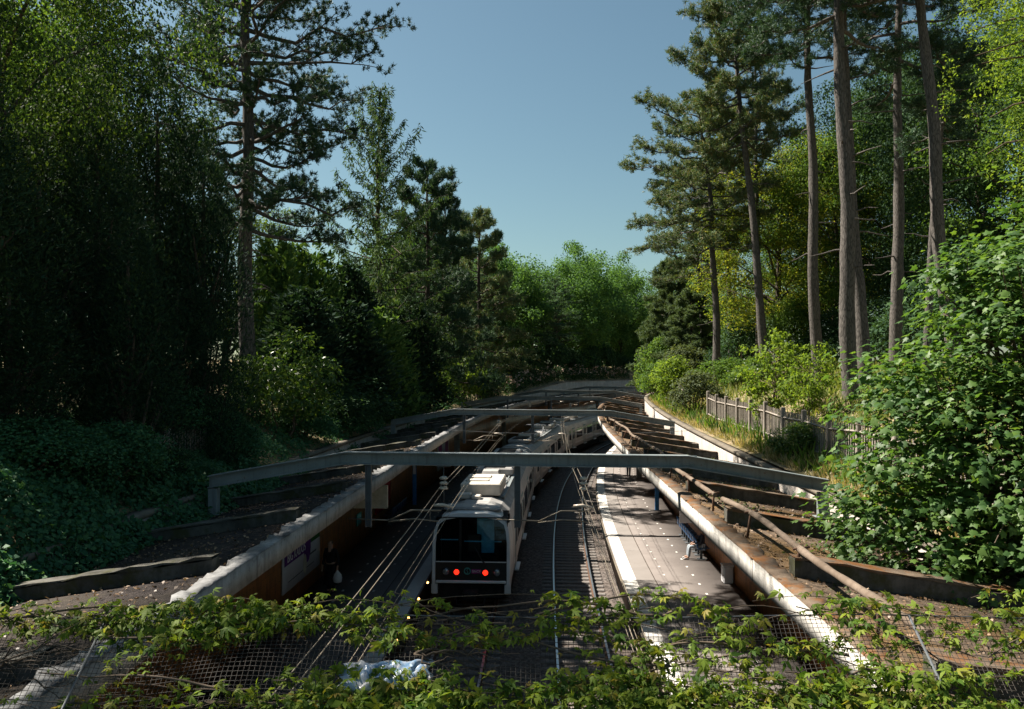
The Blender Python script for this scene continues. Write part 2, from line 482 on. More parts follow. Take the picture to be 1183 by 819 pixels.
# ------------------------------------------------------------------ ground
rs = np.random.RandomState(7)
g = MB(); g.add([(-2500, -2500, -1.5), (2500, -2500, -1.5), (2500, 2500, -1.5), (-2500, 2500, -1.5)], [(0, 1, 2, 3)])
tag(g.build("ground", farland_m), kind="structure")
def terrain():
    us = np.arange(-30, 262, 1.0)
    A = ARR()
    for side in (1, -1):
        offs = side * np.concatenate([[7.25], np.arange(7.6, 16, .6), np.array([17, 19, 22, 26, 32, 40, 55, 75, 100, 120, 120])])
        U, O = np.meshgrid(us, offs, indexing='ij')
        Z = terr(U, O)
        Z[:, -1] = -1.6
        V = P(U, O, Z).reshape(-1, 3)
        k = len(offs)
        i = np.arange(len(us) - 1)[:, None] * k; j = np.arange(k - 1)[None, :]
        F = np.stack([i + j, i + j + 1, i + k + j + 1, i + k + j], -1).reshape(-1, 4)
        if side < 0: F = F[:, ::-1]
        A.add(V, F)
    o = link("terrain", A.mesh("terrain", True), None, [soil_m])
    return tag(o, kind="structure")
terrain()
tag(sweep("trackbed", [(-3.6, -.06), (3.6, -.06)], -30, 200, 1, ballast_m), kind="structure")

# ------------------------------------------------------------------ tracks
def track(off, label, u_a, u_b, u_end):
    root = empty("railway_track", P(u_a, off, 0)); tag(root, label, "railway track", "the two tracks")
    inv = Matrix.Translation(-root.location)
    def rel(o):
        o.parent = root; o.matrix_parent_inverse = inv; return o
    for s in (-.7525, .7525):
        a = off + s
        pr = [(a - .07, -.02), (a + .07, -.02), (a + .07, .0), (a + .012, .03), (a + .012, .11), (a + .036, .115), (a + .036, .148), (a - .036, .148), (a - .036, .115), (a - .012, .11), (a - .012, .03), (a - .07, .0)]
        r = rel(sweep("rail", pr, -28, u_end, 1.0, rail_side_m, closed=True))
        hd = sweep("rail_head", [(a - .033, .152), (a + .033, .152)], -28, u_end, 1.0, rail_top_m)
        hd.parent = r
    m = MB(); m.box((0, 0, 0), (2.45, .25, .16), 0, 0, .03)
    proto = m.build("sleeper", sleeper_m)
    me = proto.data; first = True
    u = u_a
    while u < u_b:
        o = proto if first else proto.copy()
        if not first: COL.objects.link(o)
        first = False
        p = P(u, off, -.085 + rs.uniform(-.01, .01))
        o.location = p; o.rotation_euler = (0, 0, -heading(u) + rs.uniform(-.01, .01)); o.parent = root; o.matrix_parent_inverse = inv
        u += .6
    m = MB()
    while u < u_end:
        p = P(u, off, -.085); m.box(p, (2.45, .25, .16), -heading(u)); u += .6
    o = rel(m.build("sleeper_row", sleeper_m)); tag(o, kind="stuff")
    return root
track(1.815, "empty railway track curving away beside the sunlit platform", 24, 80, 160)
track(-1.815, "railway track running under the stopped train", 20, 36, 160)

# ------------------------------------------------------------------ platforms
def platform(side, label, asph, strip2):
    s = side
    root = empty("station_platform", P(10, s * 5, 1.03)); tag(root, label, "platform", "the two platforms")
    inv = Matrix.Translation(-root.location)
    def rel(o): o.parent = root; o.matrix_parent_inverse = inv; return o
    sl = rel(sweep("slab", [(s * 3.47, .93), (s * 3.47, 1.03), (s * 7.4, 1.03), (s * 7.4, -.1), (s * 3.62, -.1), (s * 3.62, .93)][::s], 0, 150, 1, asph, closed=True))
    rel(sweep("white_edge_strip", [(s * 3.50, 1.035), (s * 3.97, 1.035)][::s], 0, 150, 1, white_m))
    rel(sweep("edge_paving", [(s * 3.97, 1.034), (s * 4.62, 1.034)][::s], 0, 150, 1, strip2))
    rel(sweep("joint_line", [(s * 4.62, 1.036), (s * 4.65, 1.036)][::s], 0, 150, 1, bark_dark))
    m = MB()
    for o_ in (5.05, 6.1):
        u = 6.0
        while u < 110:
            c = P(u, s * o_, 1.037); h = heading(u)
            m.box((c[0], c[1], c[2]), (.07, .20, .006), -h); u += 1.35
    rel(tag(m.build("dotted_line", white_m), kind="stuff"))
    if s < 0:
        lm = NT("amber_lamp"); lm.base((.8, .4, .1), .4); lm.b.inputs["Emission Color"].default_value = (1, .5, .15, 1); lm.b.inputs["Emission Strength"].default_value = 2.5
        for u in (24, 26.2, 28.4, 30.6, 33):
            m = MB(); c = P(u, -3.455, .93); m.lathe((c[0], c[1], c[2] - .03), [(.03, 0), (.045, .015), (.045, .045), (.03, .06)], 10)
            rel(m.build("edge_lamp", lm.m))
    else:
        m = MB()
        us = np.arange(2, 120, 1.0)
        m.tube(P(us, 3.44, .98), .03, 6)
        rel(m.build("edge_pipe", wire_m))
platform(1, "sunlit asphalt platform with dotted lines and white edge strip", asph_m, asph2_m)
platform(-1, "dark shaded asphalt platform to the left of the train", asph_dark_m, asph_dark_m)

# ------------------------------------------------------------------ walls
def walls():
    for s in (1, -1):
        o = sweep("tiled_wall", [(s * 7.4, 1.0), (s * 7.4, 5.0)][::s], 0, 150, 1, tile_m)
        o.data.materials[0] = tile_m
        md = o.modifiers.new("thick", 'SOLIDIFY'); md.thickness = .12; md.offset = 0
        tag(o, "brown tiled wall behind the %s platform" % ("sunlit right-hand" if s > 0 else "dark left-hand"), "wall", "tiled platform walls")
        rw = empty("retaining_wall", P(10, s * 7.1, 5.0))
        inv = Matrix.Translation(-rw.location)
        tag(rw, "pale concrete retaining wall below the dry grass bank" if s > 0 else "concrete retaining wall along the left bank, pale at its far end", "retaining wall", "retaining walls of the cutting")
        def pf(u, s=s):
            t = float(wall_top(u, s))
            return [(s * 7.06, 4.4), (s * 7.06, t), (s * 7.3, t), (s * 7.3, 4.4)][::s]
        w = sweep("wall_face", pf, -2, 190, 1, conc_wall, closed=True); w.parent = rw; w.matrix_parent_inverse = inv
        def pc(u, s=s):
            t = float(wall_top(u, s))
            return [(s * 7.02, t + .003), (s * 7.02, t + .11), (s * 7.36, t + .11), (s * 7.36, t + .003)][::s]
        c = sweep("coping", pc, -2, 190, 1, coping_m, closed=True); c.parent = rw; c.matrix_parent_inverse = inv
walls()

# ------------------------------------------------------------------ canopies over the platforms
def roof_z(off):
    return 5.72 - .155 * (abs(off) - 3.7)
def canopy(s, label, lmat, rmat):
    root = empty("platform_canopy", P(10, s * 5, 5.4)); tag(root, label, "platform canopy", "the two platform canopies")
    inv = Matrix.Translation(-root.location)
    def rel(o): o.parent = root; o.matrix_parent_inverse = inv; return o
    r1 = np.random.RandomState(3 + s)
    rel(sweep("fascia", [(s * 3.52, 5.46), (s * 3.52, 5.775), (s * 3.66, 5.775), (s * 3.66, 5.46)][::s], 2, 130, .5, conc_fascia, closed=True))
    def jit(u, pr):
        pr = pr.copy()
        q = r1.normal(0, 1, (4, 2)) * np.array([[.003, .004], [.02, .009], [.03, .010], [.03, .02]])
        return np.array([pr[0], pr[1] + q[1], pr[2] + q[2], pr[3] + q[3], pr[4]])
    rel(sweep("ledge", [(s * 3.516, 5.778), (s * 3.518, 5.803), (s * 3.60, 5.808), (s * 3.76, 5.80), (s * 3.79, 5.70)], 2, 130, .12, lmat, jit=jit))
    rel(sweep("roof_slab", [(s * 3.67, roof_z(3.67)), (s * 7.05, roof_z(7.05)), (s * 7.05, roof_z(7.05) - .16), (s * 3.67, roof_z(3.67) - .16)][::s], 2, 130, 1, rmat, closed=True))
    # cross ribs standing on the roof
    k = 0; u = 3.5
    while u < 128:
        c = []
        m = MB()
        n = 14
        def row(uu, dz):
            out = []
            for i in range(n + 1):
                o_ = 3.9 + (7.04 - 3.9) * i / n
                out.append(P(uu + r1.normal(0, .006), s * o_, roof_z(o_) + dz + (r1.normal(0, .01) if dz > .1 else 0)))
            return out
        a, b, c_, d = row(u - .13, .004), row(u - .13, .24 if s > 0 else .19), row(u + .13, .24 if s > 0 else .19), row(u + .13, .004)
        V = a + b + c_ + d; N = n + 1; F = []
        for i in range(n):
            for j in range(3):
                F.append((j * N + i, j * N + i + 1, (j + 1) * N + i + 1, (j + 1) * N + i))
        F += [(0, N, 2 * N, 3 * N), (n, 3 * N + n, 2 * N + n, N + n)]
        m.add(V, F); rel(m.build("roof_rib", conc_rib))
        # a flat capping strip, mossier than the face
        m = MB()
        q0 = .245 if s > 0 else .195; ca, cb = row(u - .15, q0), row(u + .15, q0); cc, cd = row(u - .15, q0 + .03), row(u + .15, q0 + .03)
        V = ca + cb + cd + cc; F = []
        for i in range(n):
            for j in range(4):
                j2 = (j + 1) % 4
                F.append((j * N + i, j * N + i + 1, j2 * N + i + 1, j2 * N + i))
        m.add(V, F); rel(m.build("rib_cap", lmat if s > 0 else conc_rib))
        # support post under every second rib
        if k % 5 == 4 and u > 50:
            m = MB(); p = P(u, s * 6.4, 0)
            m.box((p[0], p[1], (1.031 + roof_z(6.4) - .17) / 2), (.38, .38, roof_z(6.4) - .17 - 1.031), -heading(u), 0, .03)
            rel(m.build("column", conc_wall))
        u += 4.08; k += 1
    return root
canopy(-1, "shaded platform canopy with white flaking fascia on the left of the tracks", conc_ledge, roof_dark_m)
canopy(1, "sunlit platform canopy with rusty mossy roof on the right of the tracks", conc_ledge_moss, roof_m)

# pipe along the right canopy
def roof_pipe():
    root = empty("roof_pipe", P(10, 4, 5.8)); tag(root, "long wavy weathered pipe lying on struts above the right canopy roof", "pipe")
    inv = Matrix.Translation(-root.location)
    r1 = np.random.RandomState(12)
    us = np.arange(7.8, 60, .6)
    def po(u): return 4.0 + .05 * np.sin(u * .55) + .08 * np.sin(u * .21 + 1)
    def pz_(u): return 6.06 + .05 * np.sin(u * .8) * np.sin(u * .33)
    segs = [us[us < 16.5], us[us > 16.4]]
    for sg in segs:
        m = MB(); fine = np.linspace(sg[0], sg[-1], len(sg) * 4); m.tube(P(fine, po(fine), pz_(fine)), .047 + .007 * np.sin(fine * 5.1) * np.sin(fine * 2.3), 10)
        o = m.build("pipe_run", pipe_m, root); o.matrix_parent_inverse = inv
    for u in np.arange(8.9, 58, 2.7):
        m = MB()
        a = P(u + r1.uniform(-.1, .1), 3.93, roof_z(3.93) - .01); b = P(u, po(u) + .02, pz_(u) + .05)
        m.tube([a, b], .022, 6)
        m.tube([P(u - .05, po(u) - .1, pz_(u) + .0), P(u - .05, po(u) + .12, pz_(u) + .03)], .018, 6)
        o = m.build("strut", rail_side_m, root); o.matrix_parent_inverse = inv
roof_pipe()

# ------------------------------------------------------------------ catenary portals
def ibeam(m, a, b, h, w, tdir):
    a = np.array(a, float); b = np.array(b, float); t = np.array([*tdir, 0.0]); up = np.array([0, 0, 1.0])
    def slab(z0, z1, half):
        q0 = [a + t * half + up * z0, a - t * half + up * z0, a - t * half + up * z1, a + t * half + up * z1]
        q1 = [p - a + b for p in q0]
        m.hexa(q0, q1)
    slab(0, .022, w / 2); slab(.022, h - .022, .012); slab(h - .022, h, w / 2)
def portal(u, label, dr=0.0, full=True):
    hd = heading(u); td = (math.sin(hd), math.cos(hd))
    root = empty("catenary_portal", P(u, 0, 5.4)); tag(root, label, "overhead portal", "portal beams across the tracks")
    inv = Matrix.Translation(-root.location)
    def rel(o): o.parent = root; o.matrix_parent_inverse = inv; return o
    h = .27
    pts = [(-6.72, 6.14), (-3.7, 6.67), (3.75, 6.61 + dr), (6.75, 6.10 + dr)]
    m = MB()
    for (o1, z1), (o2, z2) in zip(pts[:-1], pts[1:]):
        e = 0.0
        ibeam(m, P(u, o1, z1 - h), P(u, o2, z2 - h), h, .26, td)
    for o_ in (-1.9, 1.9):                              # splice plates
        c = P(u - .135, o_, 6.64 - h / 2)
    rel(m.build("beam", beam_m))
    for o_ in (-3.72, -1.9, 1.9, 3.77):
        m = MB(); c = P(u - .018, o_, 6.64 - h / 2 + (dr * .5 if o_ > 3 else 0))
        m.box(c, (.34, .012, h - .06), -hd)
        for qx in (-.12, -.04, .04, .12):
            for qz in (-.07, .07):
                q = P(u - .028, o_ + qx, float(c[2]) + qz); m.box(q, (.026, .02, .026), -hd)
        rel(m.build("splice_plate", beam_m))
    for (o_, z1) in ((-6.62, 6.13 - h), (6.64, 6.09 + dr - h)):
        m = MB(); p = P(u, o_, 0)
        zb = roof_z(6.6) + .0
        m.box((p[0], p[1], (zb + z1) / 2), (.2, .2, z1 - zb), -hd, 0, .01)
        m.box((p[0], p[1], zb + .015), (.34, .34, .03), -hd)
        rel(m.build("end_post", beam_m))
    if not full: return root
    for o_ in (-3.2, .06):
        m = MB(); p = P(u, o_, 0); zt = 6.67 - h; zb = 5.02
        for sx in (-.055, .055):
            q = P(u, o_ + sx, 0); m.box((q[0], q[1], (zt + zb) / 2), (.02, .11, zt - zb), -hd)
        m.box((p[0], p[1], (zt + zb) / 2), (.09, .014, zt - zb - .01), -hd)
        rel(m.build("drop_post", steel_dark_m))
    for base, sg, tr in ((-3.2, 1, -1.55), (.06, 1, 1.5)):
        # registration arms
        m = MB()
        m.tube([P(u, base - .45, 5.2), P(u, base + .75, 5.16)], .016, 6)
        m.tube([P(u - .05, base + .45, 5.17), P(u - .05, base + .95, 5.4), P(u - .05, base + 1.6, 5.4)], .02 if base < 0 else .014, 8)
        m.tube([P(u - .1, base + .45, 5.15), P(u - .1, base + 1.0, 5.22), P(u - .1, base + 1.55, 5.17)], .016 if base < 0 else .012, 8)
        m.tube([P(u, base + 1.35, 5.17), P(u, base + 1.35, 5.4)], .012, 6)
        rel(m.build("registration_arm", wire_m))
        # insulator string hanging from the beam
        m = MB(); c = P(u, tr, 0)
        m.tube([(c[0], c[1], 5.45), (c[0], c[1], 6.38)], .014, 6)
        m.box((c[0], c[1], 6.36), (.3, .1, .03), -hd)
        rel(m.build("hanger", steel_dark_m))
        for z in (6.10, 5.99, 5.88):
            m = MB(); m.lathe((c[0], c[1], z), [(.03, -.035), (.085, -.028), (.10, 0), (.07, .025), (.03, .04)], 14)
            rel(m.build("insulator", glassy_insul))
        m = MB(); a = P(u, tr - .22, 5.5); b = P(u, tr + .2, 5.46)
        m.tube([a, (np.array(a) + b) / 2 + np.array([0, 0, .03]), b], [.03, .04, .025], 8)
        rel(m.build("wire_clamp", glassy_insul))
    return root
PU = [18.8, 41, 64, 86, 108]
portal(PU[0], "nearest grey steel portal beam spanning the tracks in front of the train cab")
portal(PU[1], "second grey portal beam from the front, across the middle coaches")
portal(PU[2], "third portal beam from the front, small, beyond the middle coaches")
portal(PU[3], "fourth portal beam from the front, below the flowering hedge")
portal(PU[4], "farthest thin portal beam in front of the pale wall end")

# overhead wires
def wire(off, z, sag, label, rad, u0=3.2, pair=.06):
    us = np.concatenate([np.linspace(a, b, 12, endpoint=False) for a, b in zip([u0] + PU, PU + [130])])
    zz = []
    ends = [u0 - 3] + PU + [130]
    for u in us:
        k = max(i for i in range(len(ends)) if ends[i] <= u + 1e-6); a, b = ends[k], ends[min(k + 1, len(ends) - 1)]
        f = (u - a) / max(1e-6, b - a); zz.append(z - sag * 4 * f * (1 - f))
    m = MB()
    for d in (-pair, pair):
        m.tube(P(us, off + d, np.array(zz)), rad, 5)
    return tag(m.build("overhead_wire", wire_m), label, "overhead wire", "wires over the tracks")
wire(-1.5, 6.0, .12, "upper pair of wires above the shaded left platform edge", .0065)
wire(-1.6, 5.12, 0.02, "lower pair of contact wires over the train's track", .0055, pair=.05)
wire(1.46, 6.0, .12, "upper pair of wires over the empty track", .0065)
wire(1.68, 5.12, 0.02, "lower pair of contact wires over the empty track", .0055, pair=.05)
# droppers
def cross_wire(u, label):
    m = MB(); os_ = np.linspace(-3.5, 6.9, 24)
    m.tube(P(np.full(24, u), os_, 5.9 - .006 * (27 - (os_ - 1.7) ** 2)), .007, 4)
    return tag(m.build("span_wire", steel_dark_m), label, "span wire")
cross_wire(37.5, "thin span wire crossing over the train roof and sunlit platform")
# ------------------------------------------------------------------ the train
cream_m = plain("train_white_paint", (.68, .68, .67), .45, .45, 0, .12, 1.5)
side_m = plain("train_grey_side", (.55, .53, .50), .45, .45, 0, .18, .8)
roofp_m = plain("train_roof_paint", (.30, .29, .28), .6, .3, 0, .25, 2.0)
unit_m = plain("roof_unit_paint", (.50, .46, .40), .6, .3, 0, .2, 3.0)
black_m = plain("black_paint", (.012, .013, .015), .35, .5, 0, .2)
cabin_m = plain("dark_cab_lining", (.010, .011, .013), .9, .1)
under_m = plain("underframe", (.022, .02, .019), .8, .2, 0, .4)
teal_m = plain("teal_door_paint", (.03, .18, .19), .4, .5)
dark_glass = NT("dark_side_glass"); dark_glass.base((.010, .013, .016), .06, .7); dark_glass = dark_glass.m
ws = NT("windscreen_glass")
tb = ws.n("ShaderNodeBsdfTransparent"); tb.inputs[0].default_value = (.74, .86, .90, 1)
gl = ws.n("ShaderNodeBsdfGlossy"); gl.inputs["Roughness"].default_value = .02
fr = ws.n("ShaderNodeFresnel"); fr.inputs[0].default_value = 1.5
mx = ws.n("ShaderNodeMixShader"); ws.l(fr.outputs[0], mx.inputs[0]); ws.l(tb.outputs[0], mx.inputs[1]); ws.l(gl.outputs[0], mx.inputs[2]); ws.l(mx.outputs[0], ws.out.inputs[0])
wind_m = ws.m
red_l = NT("red_lamp"); red_l.base((.5, .01, .005), .3); red_l.b.inputs["Emission Color"].default_value = (1, .022, .008, 1); red_l.b.inputs["Emission Strength"].default_value = .85; red_l = red_l.m
lens_m = plain("clear_lamp_lens", (.30, .32, .34), .15, .6, .4, .3, 20)
magenta_m = plain("magenta_badge", (.30, .03, .19), .4, .4)
badge_m = plain("teal_badge", (.06, .30, .28), .4, .4)
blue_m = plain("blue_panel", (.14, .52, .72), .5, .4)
letter_m = plain("white_lettering", (.70, .68, .68), .5, .3)
HW = 1.36
SEC = [(-HW + .04, 1.02), (-HW, 1.3), (-HW, 2.55), (-HW + .06, 2.95), (-HW + .20, 3.28), (-HW + .48, 3.52), (-.45, 3.66), (.45, 3.66), (HW - .48, 3.52), (HW - .20, 3.28), (HW - .06, 2.95), (HW, 2.55), (HW, 1.3), (HW - .04, 1.02)]
LEN = 25.2
def text_mesh(body, size, name, mat, parent, M, ext=.004):
    cu = bpy.data.curves.new("t", 'FONT'); cu.body = body; cu.size = size; cu.extrude = ext; cu.align_x = 'CENTER'; cu.align_y = 'CENTER'
    o = bpy.data.objects.new("t", cu); COL.objects.link(o)
    dg = bpy.context.evaluated_depsgraph_get(); dg.update()
    me = bpy.data.meshes.new_from_object(o.evaluated_get(dg)); bpy.data.objects.remove(o)
    me.materials.clear(); me.materials.append(mat); me.transform(M)
    n = bpy.data.objects.new(name, me); COL.objects.link(n); n.parent = parent
    return n
train = empty("commuter_train", P(29.5, -1.815, 0)); tag(train, "grey white commuter train with black cab front and two red tail lamps", "train")
chords = []
ua = 29.5
for k in range(4):
    ub = ua + LEN
    a = P(ua, -1.815, 0); b = P(ub, -1.815, 0)
    chords.append((a, b)); ua = ub + .9
def shell(mats, y0, y1):
    m = MB(); n = len(SEC); F = []
    for i in range(n - 1):
        F.append((i, n + i, n + i + 1, i + 1))
    V = [(x, y0, z) for x, z in SEC] + [(x, y1, z) for x, z in SEC]
    mi = [0] * 4 + [1] * 5 + [0] * 4
    for f, q in zip(F, mi): m.f.append(f); m.m.append(q); m.sm.append(False)
    m.v += V
    m.f.append(tuple(range(n))); m.m.append(0); m.sm.append(False)
    m.f.append(tuple(range(2 * n - 1, n - 1, -1))); m.m.append(0); m.sm.append(False)
    m.f.append((0, n - 1, 2 * n - 1, n)); m.m.append(0); m.sm.append(False)
    return m
def side_pane(m, y0, y1, z0, z1, s, out=.006, mi=0):
    x = s * (HW + out)
    zs = [z0] + ([2.55] if z0 < 2.55 < z1 else []) + [z1]
    pts = []
    for z in zs:
        d = 0 if z <= 2.55 else (z - 2.55) / .4 * .06
        pts.append((x - s * d, z))
    for (x0, a), (x1, b) in zip(pts[:-1], pts[1:]):
        q = [(x0, y0, a), (x0, y1, a), (x1, y1, b), (x1, y0, b)]
        i = [(p[0] - s * .02, p[1], p[2]) for p in q]
        m.hexa(i, q, mi) if s > 0 else m.hexa(q, i, mi)
DOORS = [3.6, 9.6, 15.6, 21.6]
WINS = [(5.0, 8.2), (11.0, 14.2), (17.0, 20.2), (1.3, 2.2), (23.0, 24.2)]
for k, (a, b) in enumerate(chords):
    front = 2.0 if k == 0 else 0.0
    cm = shell(None, (.35 if k == 0 else 0.0), LEN)
    if k == 0:                                   # the cab room is built hollow: body starts behind it
        cm = shell(None, 1.6, LEN)
    coach = cm.build("coach", [side_m, roofp_m], train)
    d = b - a; ang = math.atan2(-d[0], d[1])
    coach.location = Vector(a) - train.location; coach.rotation_euler = (0, 0, ang)
    # bogies and underframe
    m = MB(); m.box((0, LEN / 2 + .5, .72), (2.3, LEN - 3, .56))
    for y in (4.0, LEN - 4.0):
        m.box((0, y, .5), (2.5, 3.4, .36))
    m.build("underframe", under_m, coach)
    for y in (4.0, LEN - 4.0):
        for dy in (-1.2, 1.2):
            m = MB()
            for s in (-1, 1):
                m.lathe((s * .74, y + dy, .60), [(.2, -.07), (.44, -.06), (.44, .06), (.2, .07)], 18, 'x')
            m.lathe((0, y + dy, .60), [(.08, -.7), (.08, .7)], 8, 'x')
            m.build("wheelset", rail_side_m, coach)
    for s in (1, -1):
        for dy in DOORS:
            m = MB(); side_pane(m, dy - .72, dy + .72, 1.1, 2.95, s, .008)
            dr = m.build("door", teal_m, coach)
            for q in (-.35, .35):
                m = MB(); side_pane(m, dy + q - .29, dy + q + .29, 1.15, 2.85, s, .016, 0); side_pane(m, dy + q - .2, dy + q + .2, 1.9, 2.7, s, .022, 1)
                m.build("door_leaf", [side_m, dark_glass], coach)
            m = MB(); m.box((s * (HW + .06), dy, 1.0), (.16, 1.3, .06), 0, 0, .01)
            m.build("door_step", cream_m, coach)
        for (w0, w1) in WINS:
            if k == 0 and w0 < 2: continue
            m = MB(); side_pane(m, w0, w1, 1.85, 2.75, s, .01)
            m.build("window", dark_glass, coach)
        for z in (3.02, ):
            m = MB(); side_pane(m, 1.7 if k == 0 else .1, LEN - .1, 1.36, 1.5, s, .005)
            m.build("waist_stripe", cream_m, coach)
    # roof equipment
    rr = np.random.RandomState(20 + k)
    if k == 0:
        m = MB(); m.box((0, 5.0, 3.93), (1.55, 3.2, .46), 0, 0, .04); m.build("roof_unit", unit_m, coach)
        for s_, yy, w_, h_ in ((-.55, 3.0, .5, .2), (-.1, 2.9, .35, .14), (.3, 4.2, .3, .25)):
            m = MB(); m.box((s_, yy, 3.66 + h_ / 2), (w_, .5, h_), 0, 0, .03); m.build("roof_unit", unit_m, coach)
        m = MB(); m.box((-.2, 4.4, 4.18), (.9, .5, .05), 0, 0, .01); m.box((-.2, 5.5, 4.18), (.9, .8, .06), 0, 0, .01); m.build("roof_hatch", unit_m, coach)
        m = MB()
        V = []
        for (y, zt, w) in ((7.6, 3.68, .62), (7.95, 4.12, .42), (8.7, 4.14, .42), (9.2, 3.68, .6)):
            V += [(-w, y, 3.64), (w, y, 3.64), (w * .8, y, zt), (-w * .8, y, zt)]
        m.add(V, [(0, 1, 2, 3), (0, 4, 5, 1), (1, 5, 6, 2), (2, 6, 7, 3), (3, 7, 4, 0), (4, 8, 9, 5), (5, 9, 10, 6), (6, 10, 11, 7), (7, 11, 8, 4), (8, 12, 13, 9), (9, 13, 14, 10), (10, 14, 15, 11), (11, 15, 12, 8), (12, 15, 14, 13)])
        m.build("roof_hump", roofp_m, coach)
        units = [(11.4, 2.6), (15.2, 2.6), (19.4, 3.2)]
    else:
        units = [(3.4, 3.0), (8.2, 2.4), (18.6, 3.4), (22.6, 1.8)]
    for (y, L) in units:
        h_ = rr.uniform(.26, .42)
        m = MB(); m.box((0, y, 3.655 + h_ / 2), (rr.uniform(1.3, 1.75), L, h_), 0, 0, .06)
        o = m.build("roof_unit", unit_m if rr.rand() < .6 else roofp_m, coach)
        m = MB()
        for q in np.linspace(-L / 2 + .2, L / 2 - .2, 9):
            m.box((0, y + q, 3.655 + h_ + .012), (1.0, .07, .024))
        m.build("roof_grille", black_m, coach)
    for s in (-1, 1):
        m = MB(); m.box((s * .86, LEN / 2 + 1.2, 3.62), (.12, LEN - 5, .06)); m.box((s * .70, LEN / 2 + 1.2, 3.66), (.05, LEN - 5, .05))
        m.build("cable_tray", steel_m, coach)
    if k in (1, 2):                              # folded pantograph
        m = MB(); y = 13.4
        for s in (-.6, .6):
            m.tube([(s, y - 1, 3.8), (s * .7, y + .9, 4.05), (s, y - .7, 4.25)], .03, 6)
            m.tube([(s, y - 1.1, 3.66), (s, y - 1.1, 3.84)], .05, 6); m.tube([(s, y + 1.1, 3.66), (s, y + 1.1, 3.84)], .05, 6)
        for yy in (-.85, -.55):
            m.tube([(-.95, y + yy, 4.18), (-.7, y + yy, 4.28), (.7, y + yy, 4.28), (.95, y + yy, 4.18)], .025, 6)
        m.build("pantograph", steel_dark_m, coach)
    if k < 3:
        m = MB()
        for q in range(6):
            w = .12 if q % 2 else 0
            m.box((0, LEN + .1 + q * .14, 2.2), (2.3 - w, .13, 2.3 - w))
        m.build("gangway", under_m, coach)
    if k == 0:
        # ---- cab
        cab = MB()
        # outer shell of the cab with a rounded surround, open at the front (hollow)
        prof = [(-HW + .02, .92), (-HW, 1.3), (-HW, 2.55), (-HW + .05, 2.95), (-HW + .14, 3.25), (-HW + .36, 3.46), (-.5, 3.56), (.5, 3.56), (HW - .36, 3.46), (HW - .14, 3.25), (HW - .05, 2.95), (HW, 2.55), (HW, 1.3), (HW - .02, .92)]
        inn = [(-HW + .15, .92), (-HW + .13, 1.3), (-HW + .13, 2.55), (-HW + .17, 2.93), (-HW + .24, 3.16), (-HW + .44, 3.31), (-.5, 3.385), (.5, 3.385), (HW - .44, 3.31), (HW - .24, 3.16), (HW - .17, 2.93), (HW - .13, 2.55), (HW - .13, 1.3), (HW - .15, .92)]
        n = len(prof)
        def fy(z): return .0 + .17 * max(0, (z - 1.9)) - 0.02          # slight rake of the front
        rings = []
        full = [(x * .995, z + (0.0 if z < 3 else .0)) for x, z in prof]
        sec2 = [(SEC[i][0], SEC[i][1]) for i in range(n)]
        V = [(x, fy(z) + .10, z) for x, z in prof] + [(x * .98, fy(z), z - (.02 if z > 3 else 0)) for x, z in prof] + [(x, fy(z) - .0, z) for x, z in inn] + [(x, fy(z) + .14, z) for x, z in inn] + [(x, 1.6, z) for x, z in sec2] + [(x, .7, z * .5 + w * .5) for (x, z), (_, w) in zip(prof, sec2)]
        F = []
        for i in range(n - 1):
            F.append((4 * n + i, 5 * n + i, 5 * n + i + 1, 4 * n + i + 1))
            F.append((5 * n + i, i, i + 1, 5 * n + i + 1))
            F.append((i, n + i, n + i + 1, i + 1)); F.append((n + i, 2 * n + i, 2 * n + i + 1, n + i + 1)); F.append((2 * n + i, 3 * n + i, 3 * n + i + 1, 2 * n + i + 1))
        F += [(0, n, 2 * n, 3 * n), (n - 1, 4 * n - 1, 3 * n - 1, 2 * n - 1)]
        cab.add(V, F)
        cab.box((0, -.005, 1.235), (2 * HW - .30, .1, .09), 0, 0, .02)           # lower bumper rail
        cb = cab.build("cab_shell", cream_m, train); cb.location = coach.location; cb.rotation_euler = coach.rotation_euler
        # cab room
        m = MB(); W = HW - .14
        m.box((0, 1.52, 2.2), (2 * W, .04, 2.5)); m.box((-W - .02, .85, 2.2), (.02, 1.3, 2.3)); m.box((W + .02, .85, 2.2), (.02, 1.3, 2.3)); m.box((0, .85, 1.5), (2 * W, 1.3, .04)); m.box((0, .85, 3.4), (2 * W, 1.3, .03)); m.box((.3, .45, 1.85), (1.2, .5, .5), 0, 0, .05)
        m.build("cab_interior", cabin_m, cb)
        m = MB(); m.box((.38, 1.47, 2.5), (.62, .03, 1.5), 0, 0, .01); m.build("sky_reflection_panel", blue_m, cb)  # blue panel, its colour stands in for sky reflected in the windscreen
        m = MB(); m.box((.0, 1.2, 2.2), (.5, .12, .9), 0, 0, .04); m.box((0, 1.0, 1.8), (.5, .5, .12), 0, 0, .04); m.build("driver_seat", black_m, cb)
        # black lower panel and glazing
        m = MB()
        m.add([(-W, fy(1.28) + .05, 1.28), (W, fy(1.28) + .05, 1.28), (W, fy(1.9) + .05, 1.9), (-W, fy(1.9) + .05, 1.9)], [(0, 1, 2, 3)])
        m.box((-.38, fy(2.5) + .075, 2.6), (.07, .05, 1.45), 0, 0, .01)
        m.build("lower_panel", black_m, cb)
        m = MB()
